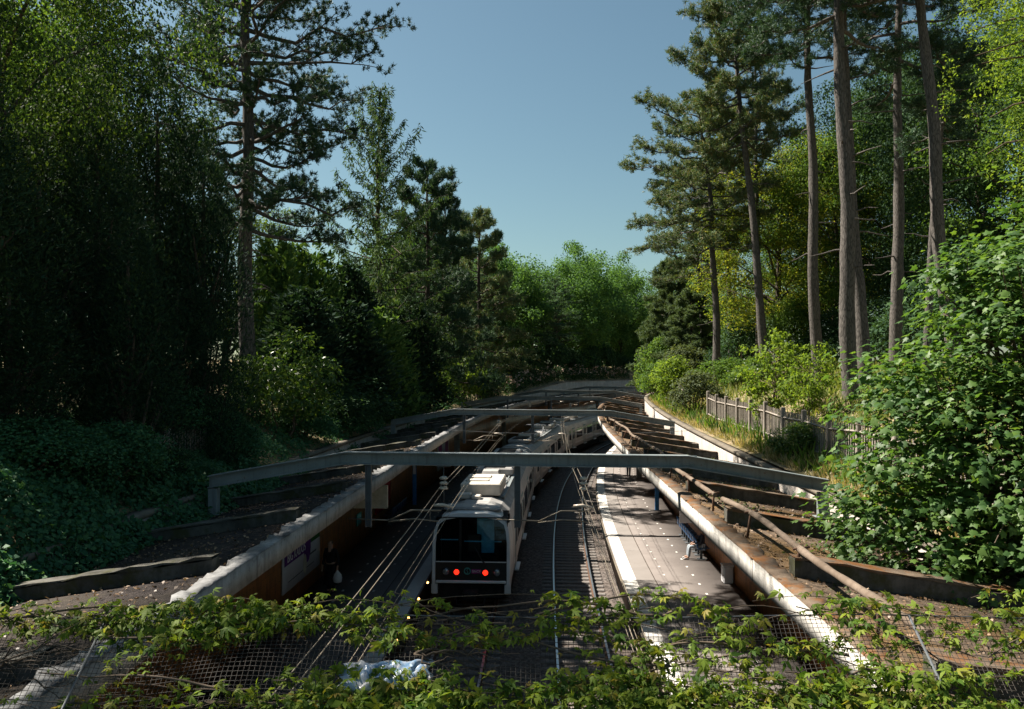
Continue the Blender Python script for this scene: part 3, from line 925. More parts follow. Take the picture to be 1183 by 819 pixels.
        for (x0, x1) in ((-W + .02, -.42), (-.34, W - .02)):
            m.add([(x0, fy(1.93) + .06, 1.93), (x1, fy(1.93) + .06, 1.93), (x1, fy(3.1) + .06, 3.1), (x1 - (.18 if x1 > .5 else 0), fy(3.33) + .06, 3.33), (x0 + (.18 if x0 < -.5 else 0), fy(3.33) + .06, 3.33), (x0, fy(3.1) + .06, 3.1)], [(0, 1, 2, 3, 4, 5)])
        m.build("windscreen", wind_m, cb)
        m = MB(); m.box((0, fy(1.92) + .035, 1.915), (2 * W, .03, .03)); m.build("windscreen_sill", cream_m, cb)
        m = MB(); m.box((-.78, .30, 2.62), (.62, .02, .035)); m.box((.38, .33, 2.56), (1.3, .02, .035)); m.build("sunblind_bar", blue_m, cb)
        m = MB(); m.tube([(.42, .0, 1.9), (.12, .10, 2.42)], .014, 6); m.tube([(.5, .0, 1.88), (.34, .02, 1.98)], .02, 6); m.build("wiper", black_m, cb)
        for x, z, mt, nm, rd in ((-.86, 1.58, lens_m, "headlight", .12), (.90, 1.56, lens_m, "headlight", .12), (-.49, 1.57, red_l, "tail_light", .10), (.50, 1.56, red_l, "tail_light", .10)):
            m = MB(); m.lathe((x, fy(z) + .02, z), [(rd * 1.18, .05), (rd * 1.18, -.02), (rd * .96, -.025)], 20, 'y'); rg = m.build("lamp_ring", black_m, cb)
            rg.name = nm
            m = MB(); m.lathe((x, fy(z) - .008, z), [(rd * .95, .02), (rd * .9, -.015), (rd * .5, -.03), (.01, -.035)], 20, 'y'); m.build("lens", mt, rg).parent = rg
        # round emblem and rectangular badge
        m = MB()
        for q in range(24):
            a0, a1 = 2 * math.pi * q / 24, 2 * math.pi * (q + 1) / 24
            y0, y1 = fy(1.6) + .045, fy(1.6) + .03
            m.add([(-.12 + r_ * math.cos(t_), y1, 1.60 + r_ * math.sin(t_)) for r_, t_ in ((.085, a0), (.125, a0), (.125, a1), (.085, a1))], [(0, 1, 2, 3)])
        m.tube([(-.15, .03, 1.50), (-.10, .03, 1.56), (-.14, .03, 1.62), (-.09, .03, 1.70)], .016, 6)
        m.build("round_emblem", badge_m, cb)
        m = MB(); m.box((.19, fy(1.6) + .035, 1.59), (.34, .02, .15), 0, 0, .02); bd = m.build("badge", magenta_m, cb)
        text_mesh("SNCF", .12, "badge_lettering", letter_m, cb, Matrix.Translation((.19, fy(1.6) + .02, 1.59)) @ Matrix.Rotation(R(90), 4, 'X'))
        m = MB()
        for s in (-1, 1):
            m.box((s * (HW - .10), .06, .98), (.22, .14, .34), 0, 0, .02)
        m.build("corner_post", cream_m, cb)
        m = MB(); m.box((0, .25, .9), (2.2, .3, .5), 0, 0, .03); m.box((0, -.1, .85), (.5, .7, .3), 0, 0, .04); m.lathe((0, -.5, .85), [(.1, 0), (.2, .1), (.2, .25), (.1, .3)], 12, 'y')
        for s in (-1, 1): m.tube([(s * .5, .0, .7), (s * .45, -.25, .5), (s * .2, -.3, .55)], .03, 6)
        m.build("coupler", under_m, cb)
        m = MB(); m.box((0, 1.0, 3.64), (2.0, .9, .12), 0, 0, .05); m.build("cab_roof_fairing", roofp_m, cb)

# ------------------------------------------------------------------ things on the platforms
def on(u, off, z): return Vector(P(u, off, z))
seat_m = plain("blue_seat_plastic", (.03, .12, .30), .4, .4)
seat_dark = plain("navy_seat_plastic", (.02, .05, .12), .4, .4)
pole_m = plain("blue_pole_paint", (.03, .20, .48), .45, .4)
paper_m = plain("poster_paper", (.60, .60, .62), .7, .2, 0, .04)
purple_m = plain("poster_purple", (.10, .02, .16), .7, .2)
green_m = plain("poster_green", (.02, .10, .02), .7, .2)
redp_m = plain("poster_red", (.40, .02, .025), .7, .2, 0, .3)
beige_m = plain("beige_panel_paint", (.45, .40, .30), .7, .2, 0, .2)
def seat(u, off, s, mat, label, group):
    root = empty("platform_chair", on(u, off, 1.032), -heading(u) + (math.pi / 2 if s > 0 else -math.pi / 2))   # faces -y local -> the tracks
    tag(root, label, "seat", group)
    # local: +x right, seat looks towards -y
    m = MB()
    g = []
    pts = [(-.24, .44), (-.22, .47), (.0, .43), (.18, .42), (.23, .50), (.27, .72), (.30, .86)]
    V = []
    for (y, z) in pts:
        w = .23 if z < .8 else .17
        for q in np.linspace(-1, 1, 7):
            V.append((q * w, y - .03 * q * q * (1 if z > .5 else 0), z + .035 * q * q * (1 if z <= .5 else 0)))
    n = len(pts); F = []
    for i in range(n - 1):
        for j in range(6): F.append((i * 7 + j, i * 7 + j + 1, i * 7 + 8 + j, i * 7 + 7 + j))
    m.add(V, F, 0, True)
    o = m.build("shell", mat, root); md = o.modifiers.new("t", 'SOLIDIFY'); md.thickness = .025
    m = MB(); m.box((0, .05, .2), (.07, .09, .40)); m.box((0, .05, .012), (.3, .3, .02)); m.box((0, .03, .40), (.3, .3, .03))
    m.build("pedestal", steel_dark_m, root)
    return root
ORD = ["nearest", "second", "third", "fourth", "fifth", "sixth", "seventh", "farthest"]
for i in range(8):
    seat(35.2 + i * .62, 6.95, 1, seat_m, "blue shell seat on the sunlit side, %s of the row from the seated person" % ORD[i], "blue seats under the right canopy")
for i in range(6):
    seat(41.5 + i * .62, -6.95, -1, seat_dark, "navy shell seat against the dark left wall, %s of its row" % (ORD[i] if i < 5 else "farthest"), "navy seats under the left canopy")
def pole(u, off, label, h=2.9, plate=True):
    root = empty("platform_pole", on(u, off, 1.03)); tag(root, label, "pole", "blue platform poles")
    m = MB(); m.box((0, 0, h / 2), (.22, .10, h), -heading(u), 0, .02); m.build("mast", pole_m, root)
    m = MB(); m.box((0, 0, .02), (.34, .24, .03), -heading(u)); m.build("foot_plate", steel_dark_m, root)
    if plate:
        m = MB(); m.box((0, -.06, h * .62), (.16, .012, .5), -heading(u)); m.build("notice", paper_m, root)
pole(46.5, 6.5, "bright blue pole below the right canopy, behind the seats", 3.4, False)
pole(47.5, -6.75, "blue pole with white notice in front of the dark left wall", 3.2)

def wall_frame(u0, u1, z0, z1, s, name, label, cat, mat, group=None):
    """flat panel on the tiled wall; returns root and a placing function (u, z, out) in world"""
    root = empty(name, on((u0 + u1) / 2, s * 7.28, z0)); tag(root, label, cat, group)
    inv = Matrix.Translation(-root.location)
    o = sweep("panel", [(s * 7.32, z0), (s * 7.32, z1), (s * 7.27, z1), (s * 7.27, z0)][::-s], u0, u1, (u1 - u0) / 8, mat, closed=True)
    o.parent = root; o.matrix_parent_inverse = inv
    return root, inv
def band(root, inv, name, u0, u1, z0, z1, s, mat, out=7.262):
    o = sweep(name, [(s * out, z0), (s * out, z1)][::-s], u0, u1, (u1 - u0) / 6, mat); o.parent = root; o.matrix_parent_inverse = inv
    return o
# big poster on the left wall
pr, pi_ = wall_frame(26.1, 30.4, 1.6, 4.2, -1, "poster", "large white poster with purple lettering on the brown wall", "poster", paper_m, "posters on the left wall")
band(pr, pi_, "purple_band", 26.2, 29.2, 2.42, 2.94, -1, purple_m)
band(pr, pi_, "green_band", 29.2, 30.35, 2.60, 3.15, -1, green_m)
hx = heading(27.6)
mt = Matrix.Translation(on(27.5, -7.25, 2.62)) @ Matrix.Rotation(-hx, 4, 'Z') @ Matrix.Rotation(R(90), 4, 'Z') @ Matrix.Rotation(R(90), 4, 'X')
o = text_mesh("BIG KADOS", .40, "poster_lettering", letter_m, pr, mt); o.matrix_parent_inverse = pi_
def blob(u, z, ru, rz, mat, nm, out):
    m = MB(); V = []; n = 20
    for i in range(n):
        a = 2 * math.pi * i / n; V.append(P(u + ru * math.cos(a), -out, z + rz * math.sin(a) * (1 if math.sin(a) > 0 else 1.0)))
    m.add(V, [tuple(range(n))]); o = m.build(nm, mat, pr); o.matrix_parent_inverse = pi_
blob(28.75, 2.45, .40, .42, purple_m, "purple_shape", 7.256); blob(28.45, 2.05, .2, .32, beige_m, "beige_shape", 7.252)
band(pr, pi_, "small_print", 26.6, 29.6, 1.86, 1.89, -1, steel_dark_m); band(pr, pi_, "slogan_line", 28.7, 29.9, 2.2, 2.26, -1, steel_dark_m)
pr2, i2 = wall_frame(40.2, 43.6, 1.7, 3.8, -1, "poster", "dark red poster on the left wall beyond the hanging beige panel", "poster", redp_m, "posters on the left wall")
band(pr2, i2, "yellow_patch", 42.2, 42.9, 2.4, 2.7, -1, beige_m)
pr3, i3 = wall_frame(58, 62, 1.7, 3.8, -1, "poster", "white and pink poster far along the left wall", "poster", paper_m, "posters on the left wall")
band(pr3, i3, "pink_band", 58.2, 59.4, 2.4, 3.6, -1, magenta_m); band(pr3, i3, "rose_band", 60.6, 61.8, 2.2, 3.6, -1, magenta_m)
wall_frame(36.4, 37.2, 1.85, 2.35, -1, "wall_sign", "small teal sign on the dark left wall behind the portal post", "sign", badge_m)
# beige panel hung below the left canopy, across the platform
def hung(u, s, o0, o1, z0, z1, label, mat):
    root = empty("hanging_board", on(u, s * (o0 + o1) / 2, z0)); tag(root, label, "hanging panel", "panels hung below the canopies")
    m = MB(); m.box((0, 0, (z1 - z0) / 2), (o1 - o0, .12, z1 - z0), -heading(u), 0, .01); m.build("panel", mat, root)
    for q in (-.4, .4):
        m = MB(); c, sn = math.cos(-heading(u)), math.sin(-heading(u)); x = q * (o1 - o0)
        zt = roof_z((o0 + o1) / 2 + s * q * (o1 - o0)) - .16
        m.box((x * c, x * sn, (z1 - z0) + (zt - z1) / 2), (.05, .05, zt - z1)); m.build("hanger", steel_dark_m, root)
hung(25.2, -1, 3.9, 5.5, 4.42, 5.1, "beige panel hung under the left canopy beside the portal post", beige_m)
hung(34.2, 1, 6.0, 7.0, 2.5, 3.3, "white panel hung over the seated person under the right canopy", paper_m)
# pale cabinet at the foot of the right-hand wall
root = empty("wall_cabinet", on(30.6, 7.12, 1.03), -heading(30.6)); tag(root, "pale box standing at the foot of the right tiled wall", "cabinet")
m = MB(); m.box((0, 0, .30), (.34, .45, .60), 0, 0, .03); m.build("housing", paper_m, root)
m = MB(); m.box((0, 0, .62), (.38, .49, .04), 0, 0, .01); m.build("lid", paper_m, root)
m = MB(); m.box((-.175, 0, .32), (.012, .36, .44), 0, 0, .004); m.build("door", paper_m, root)

# ------------------------------------------------------------------ people
skin_m = plain("skin", (.40, .24, .17), .6, .3, 0, .05)
hair_m = plain("dark_hair", (.015, .012, .01), .6, .3)
coat_m = plain("black_coat", (.012, .012, .014), .85, .2)
jean_m = plain("pale_jeans", (.30, .34, .38), .85, .2, 0, .12)
shirt_m = plain("dark_shirt", (.03, .035, .05), .85, .2)
shoe_m = plain("white_shoe", (.5, .5, .5), .6, .3)
def skin(name, verts, edges, rad, mat, parent, sub=2, root_i=0):
    me = bpy.data.meshes.new(name); me.from_pydata([tuple(v) for v in verts], edges, [])
    o = bpy.data.objects.new(name, me); COL.objects.link(o)
    mo = o.modifiers.new("s", 'SKIN'); mo.use_smooth_shade = True
    for i, d in enumerate(me.skin_vertices[0].data):
        r = rad[i]; d.radius = r if isinstance(r, tuple) else (r, r); d.use_root = (i == root_i)
    o.modifiers.new("u", 'SUBSURF').levels = sub; o.modifiers["u"].render_levels = sub
    dg = bpy.context.evaluated_depsgraph_get(); dg.update()
    m2 = bpy.data.meshes.new_from_object(o.evaluated_get(dg)); m2.name = name
    bpy.data.objects.remove(o)
    m2.materials.clear(); m2.materials.append(mat)
    for p in m2.polygons: p.use_smooth = True
    n = bpy.data.objects.new(name, m2); COL.objects.link(n)
    if parent: n.parent = parent
    return n
def person(loc, rz, label, pose, top, legs_m, shoes, coat=False, height=1.74):
    k = height / 1.74
    root = empty("person", loc, rz); tag(root, label, "person", "people on the platforms")
    # faces -y. joints
    if pose == 'sit':
        hipz, hy = .50, .12
        J = dict(pel=(0, hy, hipz), ch=(0, hy + .06, hipz + .40), nk=(0, hy + .05, hipz + .56), hd=(0, hy + .01, hipz + .70), ht=(0, hy + .0, hipz + .82))
        legs = {s: [(s * .10, hy - .02, hipz - .0), (s * .12, hy - .46, hipz + .02), (s * .12, hy - .50, .10), (s * .125, hy - .66, .05)] for s in (-1, 1)}
        arms = {s: [(s * .19, hy + .05, hipz + .46), (s * .25, hy - .04, hipz + .20), (s * .14, hy - .30, hipz + .12), (s * .10, hy - .38, hipz + .11)] for s in (-1, 1)}
    else:
        st = .16 if pose == 'walk' else .03
        J = dict(pel=(0, 0, .93), ch=(0, .01, 1.30), nk=(0, 0, 1.47), hd=(0, -.02, 1.60), ht=(0, -.02, 1.72))
        legs = {s: [(s * .09, 0, .88), (s * .10, -s * st * .5 - .02, .49), (s * .11, -s * st + .03, .09), (s * .12, -s * st - .12, .04)] for s in (-1, 1)}
        arms = {s: [(s * .19, .01, 1.40), (s * .26, .03 + s * st * .4, 1.12), (s * .27, -.04 + s * st * .7, .88), (s * .27, -.06 + s * st * .8, .79)] for s in (-1, 1)}
    V = [J['pel'], J['ch'], J['nk'], J['hd'], J['ht']]; E = [(0, 1), (1, 2), (2, 3), (3, 4)]
    Rd = [(.15, .11), (.16, .11), (.055, .055), (.085, .10), (.06, .07)]
    for s in (-1, 1):
        b = len(V); V += legs[s]; E += [(0, b), (b, b + 1), (b + 1, b + 2), (b + 2, b + 3)]; Rd += [.085, .06, .042, .035]
        b = len(V); V += arms[s]; E += [(1, b), (b, b + 1), (b + 1, b + 2), (b + 2, b + 3)]; Rd += [.058, .042, .032, .035]
        h = np.array(arms[s][3])
        for q in range(4):
            b2 = len(V); V += [tuple(h + np.array([(q - 1.5) * .006, (q - 1.5) * .02, -.06])), tuple(h + np.array([(q - 1.5) * .006 - s * .01, (q - 1.5) * .02 - .005, -.09 - .008 * (q in (1, 2))]))]
            E += [(b + 3, b2), (b2, b2 + 1)]; Rd += [.010, .008]
        b2 = len(V); V += [tuple(h + np.array([-s * .02, -.035, -.03])), tuple(h + np.array([-s * .025, -.055, -.06]))]; E += [(b + 3, b2), (b2, b2 + 1)]; Rd += [.011, .009]
    V = [tuple(np.array(v) * k) for v in V]
    body = skin("body", V, E, Rd, skin_m, root, 2)
    # face details
    hd = np.array(J['hd']) * k
    m = MB(); m.lathe((hd[0], hd[1] - .10, hd[2] - .015), [(.012, .0), (.016, -.012), (.004, -.03)], 8, 'y')
    for s in (-1, 1): m.lathe((s * .088, hd[1] + .0, hd[2]), [(.025, -.008), (.03, 0), (.02, .01)], 8, 'x')
    m.build("face", skin_m, root)
    m = MB()
    for s in (-1, 1): m.lathe((s * .034, hd[1] - .088, hd[2] + .02), [(.011, 0), (.009, -.008), (.003, -.01)], 8, 'y')
    m.build("eyes", hair_m, root)
    skin("hair", [(hd[0], hd[1] + .035, hd[2] - .03), (hd[0], hd[1] + .03, hd[2] + .05), (hd[0], hd[1] - .0, hd[2] + .105)], [(0, 1), (1, 2)], [(.085, .075), (.095, .095), (.07, .075)], hair_m, root, 2)
    def grow(r, f): return tuple(x * f for x in r) if isinstance(r, tuple) else r * f
    # top: torso and sleeves
    tv = [J['pel'], J['ch'], tuple(np.array(J['nk']) - np.array([0, 0, .035]))]; te = [(0, 1), (1, 2)]; tr = [(.17, .13), (.18, .135), (.07, .07)]
    for s in (-1, 1):
        b = len(tv); w = np.array(arms[s]); tv += [tuple(w[0]), tuple(w[1]), tuple(w[2] * .9 + w[1] * .1)]; te += [(1, b), (b, b + 1), (b + 1, b + 2)]; tr += [.075, .056, .045]
    skin("coat" if coat else "shirt", [tuple(np.array(v) * k) for v in tv], te, tr, top, root, 2)
    lv = [J['pel']]; le = []; lr = [(.165, .13)]
    for s in (-1, 1):
        b = len(lv); lv += legs[s][:3]; le += [(0, b), (b, b + 1), (b + 1, b + 2)]; lr += [.10, .075, .062]
    skin("trousers", [tuple(np.array(v) * k) for v in lv], le, lr, legs_m, root, 2)
    if coat:
        m = MB(); V2 = []; n = 16
        for (z, rx, ry) in ((.95, .19, .15), (.7, .21, .17), (.45, .23, .19), (.28, .25, .2)):
            for q in range(n):
                a = 2 * math.pi * q / n; w = 1 + .06 * math.sin(q * 2.5 + z * 5)
                V2.append((rx * math.cos(a) * w, ry * math.sin(a) * w, z * k))
        m.add(V2, [(i * n + j, i * n + (j + 1) % n, i * n + n + (j + 1) % n, i * n + n + j) for i in range(3) for j in range(n)], 0, True)
        m.build("coat_skirt", top, root)
    for s in (-1, 1):
        a, b = np.array(legs[s][2]) * k, np.array(legs[s][3]) * k
        skin("shoe", [(a[0], a[1] + .04, .05), (b[0], b[1] + .04, .045), (b[0], b[1] - .05, .038)], [(0, 1), (1, 2)], [(.045, .05), (.042, .045), (.035, .036)], shoes, root, 2)
    return root
pu = 28.7
person(on(pu, -6.45, 1.032), R(-20), "standing person in long black coat holding a white bag", 'stand', coat_m, coat_m, coat_m, True, 1.76)
# bag hung from the hand on the track side
bg_ = MB(); V = []; n = 18
for (z, rx, ry) in ((.0, .06, .05), (.03, .13, .10), (.16, .15, .11), (.28, .12, .08), (.36, .06, .03), (.42, .02, .012)):
    for q in range(n):
        a = 2 * math.pi * q / n; w = 1 + .10 * math.sin(q * 3.1 + z * 17)
        V.append((rx * math.cos(a) * w, ry * math.sin(a) * w, z))
bg_.add(V, [(i * n + j, i * n + (j + 1) % n, i * n + n + (j + 1) % n, i * n + n + j) for i in range(5) for j in range(n)] + [tuple(range(n - 1, -1, -1))], 0, True)
bag = bg_.build("carrier_bag", plain("white_plastic_bag", (.62, .63, .64), .5, .3, 0, .06))
ca, sa = math.cos(R(-20)), math.sin(R(-20))
bag.location = on(pu, -6.45, 1.032) + Vector((.29 * ca + .05 * sa, .29 * sa - .05 * ca, .36)); tag(bag, "white plastic carrier bag hanging from the hand of the person in black", "bag")
person(on(34.4, 6.75, 1.032), -heading(34.4) - math.pi / 2, "seated person in pale jeans and white shoes at the end of the blue seats", 'sit', shirt_m, jean_m, shoe_m)
seat(34.4, 6.93, 1, seat_m, "blue shell seat carrying the seated person in pale jeans", "blue seats under the right canopy")
person(on(61.5, 5.7, 1.032), R(160), "distant person in dark clothes standing on the sunlit platform", 'walk', shirt_m, shirt_m, shirt_m)
# ------------------------------------------------------------------ leaves and plants
def unit(a): return a / (np.linalg.norm(a, axis=-1, keepdims=True) + 1e-9)
def leaves(C, A, N, L, W, fold=.12):
    """rhombic folded leaves: base C, axis A, normal N, length L, width W"""
    A = unit(A); B = unit(np.cross(A, N)); N2 = np.cross(B, A)
    L = np.broadcast_to(L, (len(C),))[:, None]; W = np.broadcast_to(W, (len(C),))[:, None]
    V = np.stack([C, C + A * L * .45 + B * W * .5 + N2 * L * fold, C + A * L, C + A * L * .45 - B * W * .5 + N2 * L * fold], 1).reshape(-1, 3)
    F = np.arange(len(C) * 4).reshape(-1, 4)
    return V, F
def rand_leaves(r, C, up, size, aspect=.6, outward=None, droop=0.0):
    n = len(C)
    N = r.normal(0, .75, (n, 3)) + np.array([0, 0, up])
    if outward is not None: N = N + outward
    A = r.normal(0, 1, (n, 3)); A[:, 2] -= droop
    A = A - unit(N) * (A * unit(N)).sum(1, keepdims=True)
    L = size * r.uniform(.6, 1.25, n)
    return leaves(C, A, N, L, L * aspect)
def sph(r, n):
    d = r.normal(0, 1, (n, 3)); return unit(d)
def needles(r, Pn, D, per, L, W):
    n = len(Pn)
    d = np.repeat(unit(D), per, 0) * .6 + r.normal(0, .55, (n * per, 3)); d = unit(d)
    p = np.repeat(Pn, per, 0) + r.normal(0, L * .16, (n * per, 3))
    ln = L * r.uniform(.6, 1.2, (n * per, 1))
    s = unit(np.cross(d, r.normal(0, 1, (n * per, 3)))) * W * .5
    V = np.stack([p - s, p + s, p + d * ln + s * .5, p + d * ln - s * .5], 1).reshape(-1, 3)
    return V, np.arange(n * per * 4).reshape(-1, 4)

def curve(a, b, sag, n=6, r=None, wob=0.0):
    t = np.linspace(0, 1, n)[:, None]
    p = np.asarray(a) * (1 - t) + np.asarray(b) * t
    p = p + np.array([0, 0, 1.0]) * (sag * 4 * t * (1 - t))
    if r is not None and wob:
        q = r.normal(0, wob, p.shape); q[0] = 0; q[-1] = 0; p = p + q
    return p

def gen_pine(seed, H, cb, Rr, r0, limbs=46, prof=None, per=20, nl=.19, nw=.022, side=None, bend=0.0, sub=7, trunk_wob=.06, stubs=10):
    r = np.random.RandomState(seed)
    T = ARR(); K = ARR()
    zs = np.linspace(-.6, H, 44)
    def axis(z): return np.array([bend * np.sin(z / H * 3.0) + trunk_wob * np.sin(z * .7 + seed), trunk_wob * np.cos(z * .5 + seed * 2) + 0 * z, z])
    tp = np.array([axis(z) for z in zs])
    rad = r0 * (1 - .80 * np.clip(zs / H, 0, 1) ** 1.15); rad[:1] *= 1.5; rad[1] *= 1.12
    tv, tf = tube_np(tp, rad, 12); ctr = np.repeat(tp, 12, 0)
    lump = 1 + .05 * np.sin(np.arange(len(tv)) * 2.3) * np.sin(ctr[:, 2] * 2.1) + r.normal(0, .035, len(tv)) + .10 * (r.uniform(0, 1, len(tv)) > .975)
    T.add(ctr + (tv - ctr) * lump[:, None], tf)
    if prof is None: prof = lambda t: (.45 + .75 * math.sin(math.pi * min(1, t * .8 + .18)))
    tp_, td_ = [], []
    for i in range(limbs):
        t = ((i + r.uniform(0, 1)) / limbs) ** .9
        z = cb + (H - cb) * t * .985
        az = i * 2.399 + r.uniform(-.5, .5)
        d = np.array([math.cos(az), math.sin(az), 0])
        L = Rr * prof(t) * r.uniform(.6, 1.15)
        if side is not None: L *= .85 + .25 * max(-.6, float(np.dot(d[:2], side)))
        if t > .93: L = max(L * .5, .6)
        up = -.18 + .75 * t + r.uniform(-.12, .15)
        a = axis(z)
        b = a + d * L + np.array([0, 0, up * L])
        pts = curve(a, b, -.10 * L * (1 - t), 7, r, L * .025)
        T.tube(pts, np.linspace(max(.025, r0 * .20 * (1 - .55 * t)) + .008 * L, .015, 7), 6)
        ax = unit(b - a); lat = unit(np.cross(ax, [0, 0, 1.0]))
        ns = max(3, int(sub * L / Rr + 2))
        for k in range(ns):
            s = .25 + .75 * (k + r.uniform(0, 1)) / ns
            q = pts[min(6, int(s * 6))] * 1.0
            sd = unit(ax * .7 + lat * r.uniform(-1.1, 1.1) + np.array([0, 0, r.uniform(-.15, .55)]))
            sl = L * r.uniform(.14, .34) * (1.15 - .4 * s) + .25
            e = q + sd * sl
            sp = curve(q, e, .05 * sl, 4)
            T.tube(sp, [.022, .018, .014, .01], 4)
            for w in (.45, .8, 1.1) if sl > .45 else (.6, 1.1):
                jc = q + sd * sl * w
                for _ in range(4):
                    tp_.append(jc + r.normal(0, .12, 3) + np.array([0, 0, .05])); td_.append(unit(sd * .5 + np.array([0, 0, .6]) + r.normal(0, .45, 3)))
        for w in (.8, .9, .97, 1.02):
            for _ in range(3):
                tp_.append(a + (b - a) * w + r.normal(0, .12, 3)); td_.append(unit(ax + np.array([0, 0, .5]) + r.normal(0, .3, 3)))
    for i in range(10):
        tp_.append(axis(H) + np.array([r.normal(0, .2), r.normal(0, .2), r.uniform(-.8, .3)])); td_.append(np.array([0, 0, 1.0]) + r.normal(0, .3, 3))
    for i in range(stubs):                       # dead stubs below the crown
        z = r.uniform(cb * .35, cb); az = r.uniform(0, 6.28); L = r.uniform(.3, 1.6)
        a = axis(z); b = a + np.array([math.cos(az) * L, math.sin(az) * L, r.uniform(-.2, .15) * L])
        T.tube(curve(a, b, .03, 4, r, .04), [.05, .035, .022, .012], 5)
    K.add(*needles(r, np.array(tp_), np.array(td_), per, nl, nw))
    return T.mesh("trunk", True), K.mesh("crown")

def gen_broad(seed, H, Rr, cb, nclump, per, lsz, cr, r0, up=.5, aspect=.65, flat=.75, lump=.25, limbs=26, outline=None):
    r = np.random.RandomState(seed)
    T = ARR(); K = ARR()
    cz = (H + cb) / 2; hz = (H - cb) / 2
    d = sph(r, nclump); rr = r.uniform(.35, 1.0, nclump) ** .45
    lmp = 1 + lump * np.sin(d[:, 0] * 4.1 + seed) * np.sin(d[:, 1] * 3.7 + seed * 2) * 1.4 + r.normal(0, .07, nclump)
    C = np.stack([d[:, 0] * Rr, d[:, 1] * Rr, d[:, 2] * hz], 1) * (rr * lmp)[:, None]
    C[:, 2] += cz
    C[:, 2] = np.maximum(C[:, 2], cb * .7 + .2)
    top = cz + hz * .35
    zs = np.linspace(-.4, top, 9)
    tp = np.stack([.12 * np.sin(zs * .6 + seed), .12 * np.cos(zs * .5), zs], 1)
    T.tube(tp, r0 * (1 - .75 * np.clip(zs / top, 0, 1)), 9)
    for i in range(min(limbs, nclump)):
        c = C[i]; z0 = max(cb * .55, min(top * .95, c[2] - np.linalg.norm(c[:2]) * r.uniform(.4, .9)))
        a = np.array([0, 0, z0]); T.tube(curve(a, c, .08 * np.linalg.norm(c - a), 6, r, .08), np.linspace(r0 * .32, .02, 6), 5)
    n = nclump * per
    ci = np.repeat(np.arange(nclump), per)
    szc = cr * r.uniform(.65, 1.35, nclump)
    off = sph(r, n) * (r.uniform(0, 1, n) ** .5)[:, None] * szc[ci][:, None] * np.array([1.15, 1.15, flat])
    K.add(*rand_leaves(r, C[ci] + off, up, lsz, aspect, outward=unit(off) * .6, droop=.3))
    return T.mesh("trunk", True), K.mesh("crown")

def gen_column(seed, H, Rr, n, plumes=16, sl=.30, sw=.11, tip=.55, spread=.5):
    """upright evergreen made of overlapping plumes of sprays"""
    r = np.random.RandomState(seed)
    T = ARR(); K = ARR()
    zs = np.linspace(-.4, H * .85, 8); T.tube(np.stack([0 * zs, 0 * zs, zs], 1), np.linspace(.16, .03, 8), 7)
    Cs, As, Ns = [], [], []
    for k in range(plumes):
        az = k * 2.399 + r.uniform(-.3, .3)
        h0 = (H * r.uniform(0, .55) if k % 3 else 0.0) if k else H * .3
        ph = (H - h0) * r.uniform(.42, .8) if k else H * .7
        if k and k % 4 == 1: ph = H - h0 - r.uniform(0, .15) * H
        rad = Rr * r.uniform(.45, .75) if k else 0
        bx, by = rad * math.cos(az), rad * math.sin(az)
        pr = Rr * r.uniform(.36, .52) if k else Rr * .55
        T.tube(curve((0, 0, max(0, h0 - .5)), (bx * .8, by * .8, h0 + ph * .4), -.1, 5), np.linspace(.07, .02, 5), 5)
        m = int(n * ph * pr / (H * Rr * .45 * plumes))
        t = r.uniform(0, 1, m) ** 1.1
        w = pr * np.minimum(1, t * 5 + .35) * (1 - t) ** tip * r.uniform(.55, 1.08, m)
        a2 = r.uniform(0, 6.283, m)
        lean = 1 - .45 * t
        o = np.stack([np.cos(a2), np.sin(a2), 0 * a2], 1)
        c = np.stack([bx * lean + o[:, 0] * w, by * lean + o[:, 1] * w, h0 + ph * t], 1) + r.normal(0, .03, (m, 3))
        Cs.append(c); As.append(o * spread + np.array([0, 0, 1.0]) + r.normal(0, .45, (m, 3))); Ns.append(o + r.normal(0, .5, (m, 3)))
    C = np.concatenate(Cs); A = np.concatenate(As); N = np.concatenate(Ns)
    L = sl * r.uniform(.5, 1.25, len(C))
    K.add(*leaves(C, A, N, L, L * sw / sl, .06))
    return T.mesh("trunk", True), K.mesh("crown")

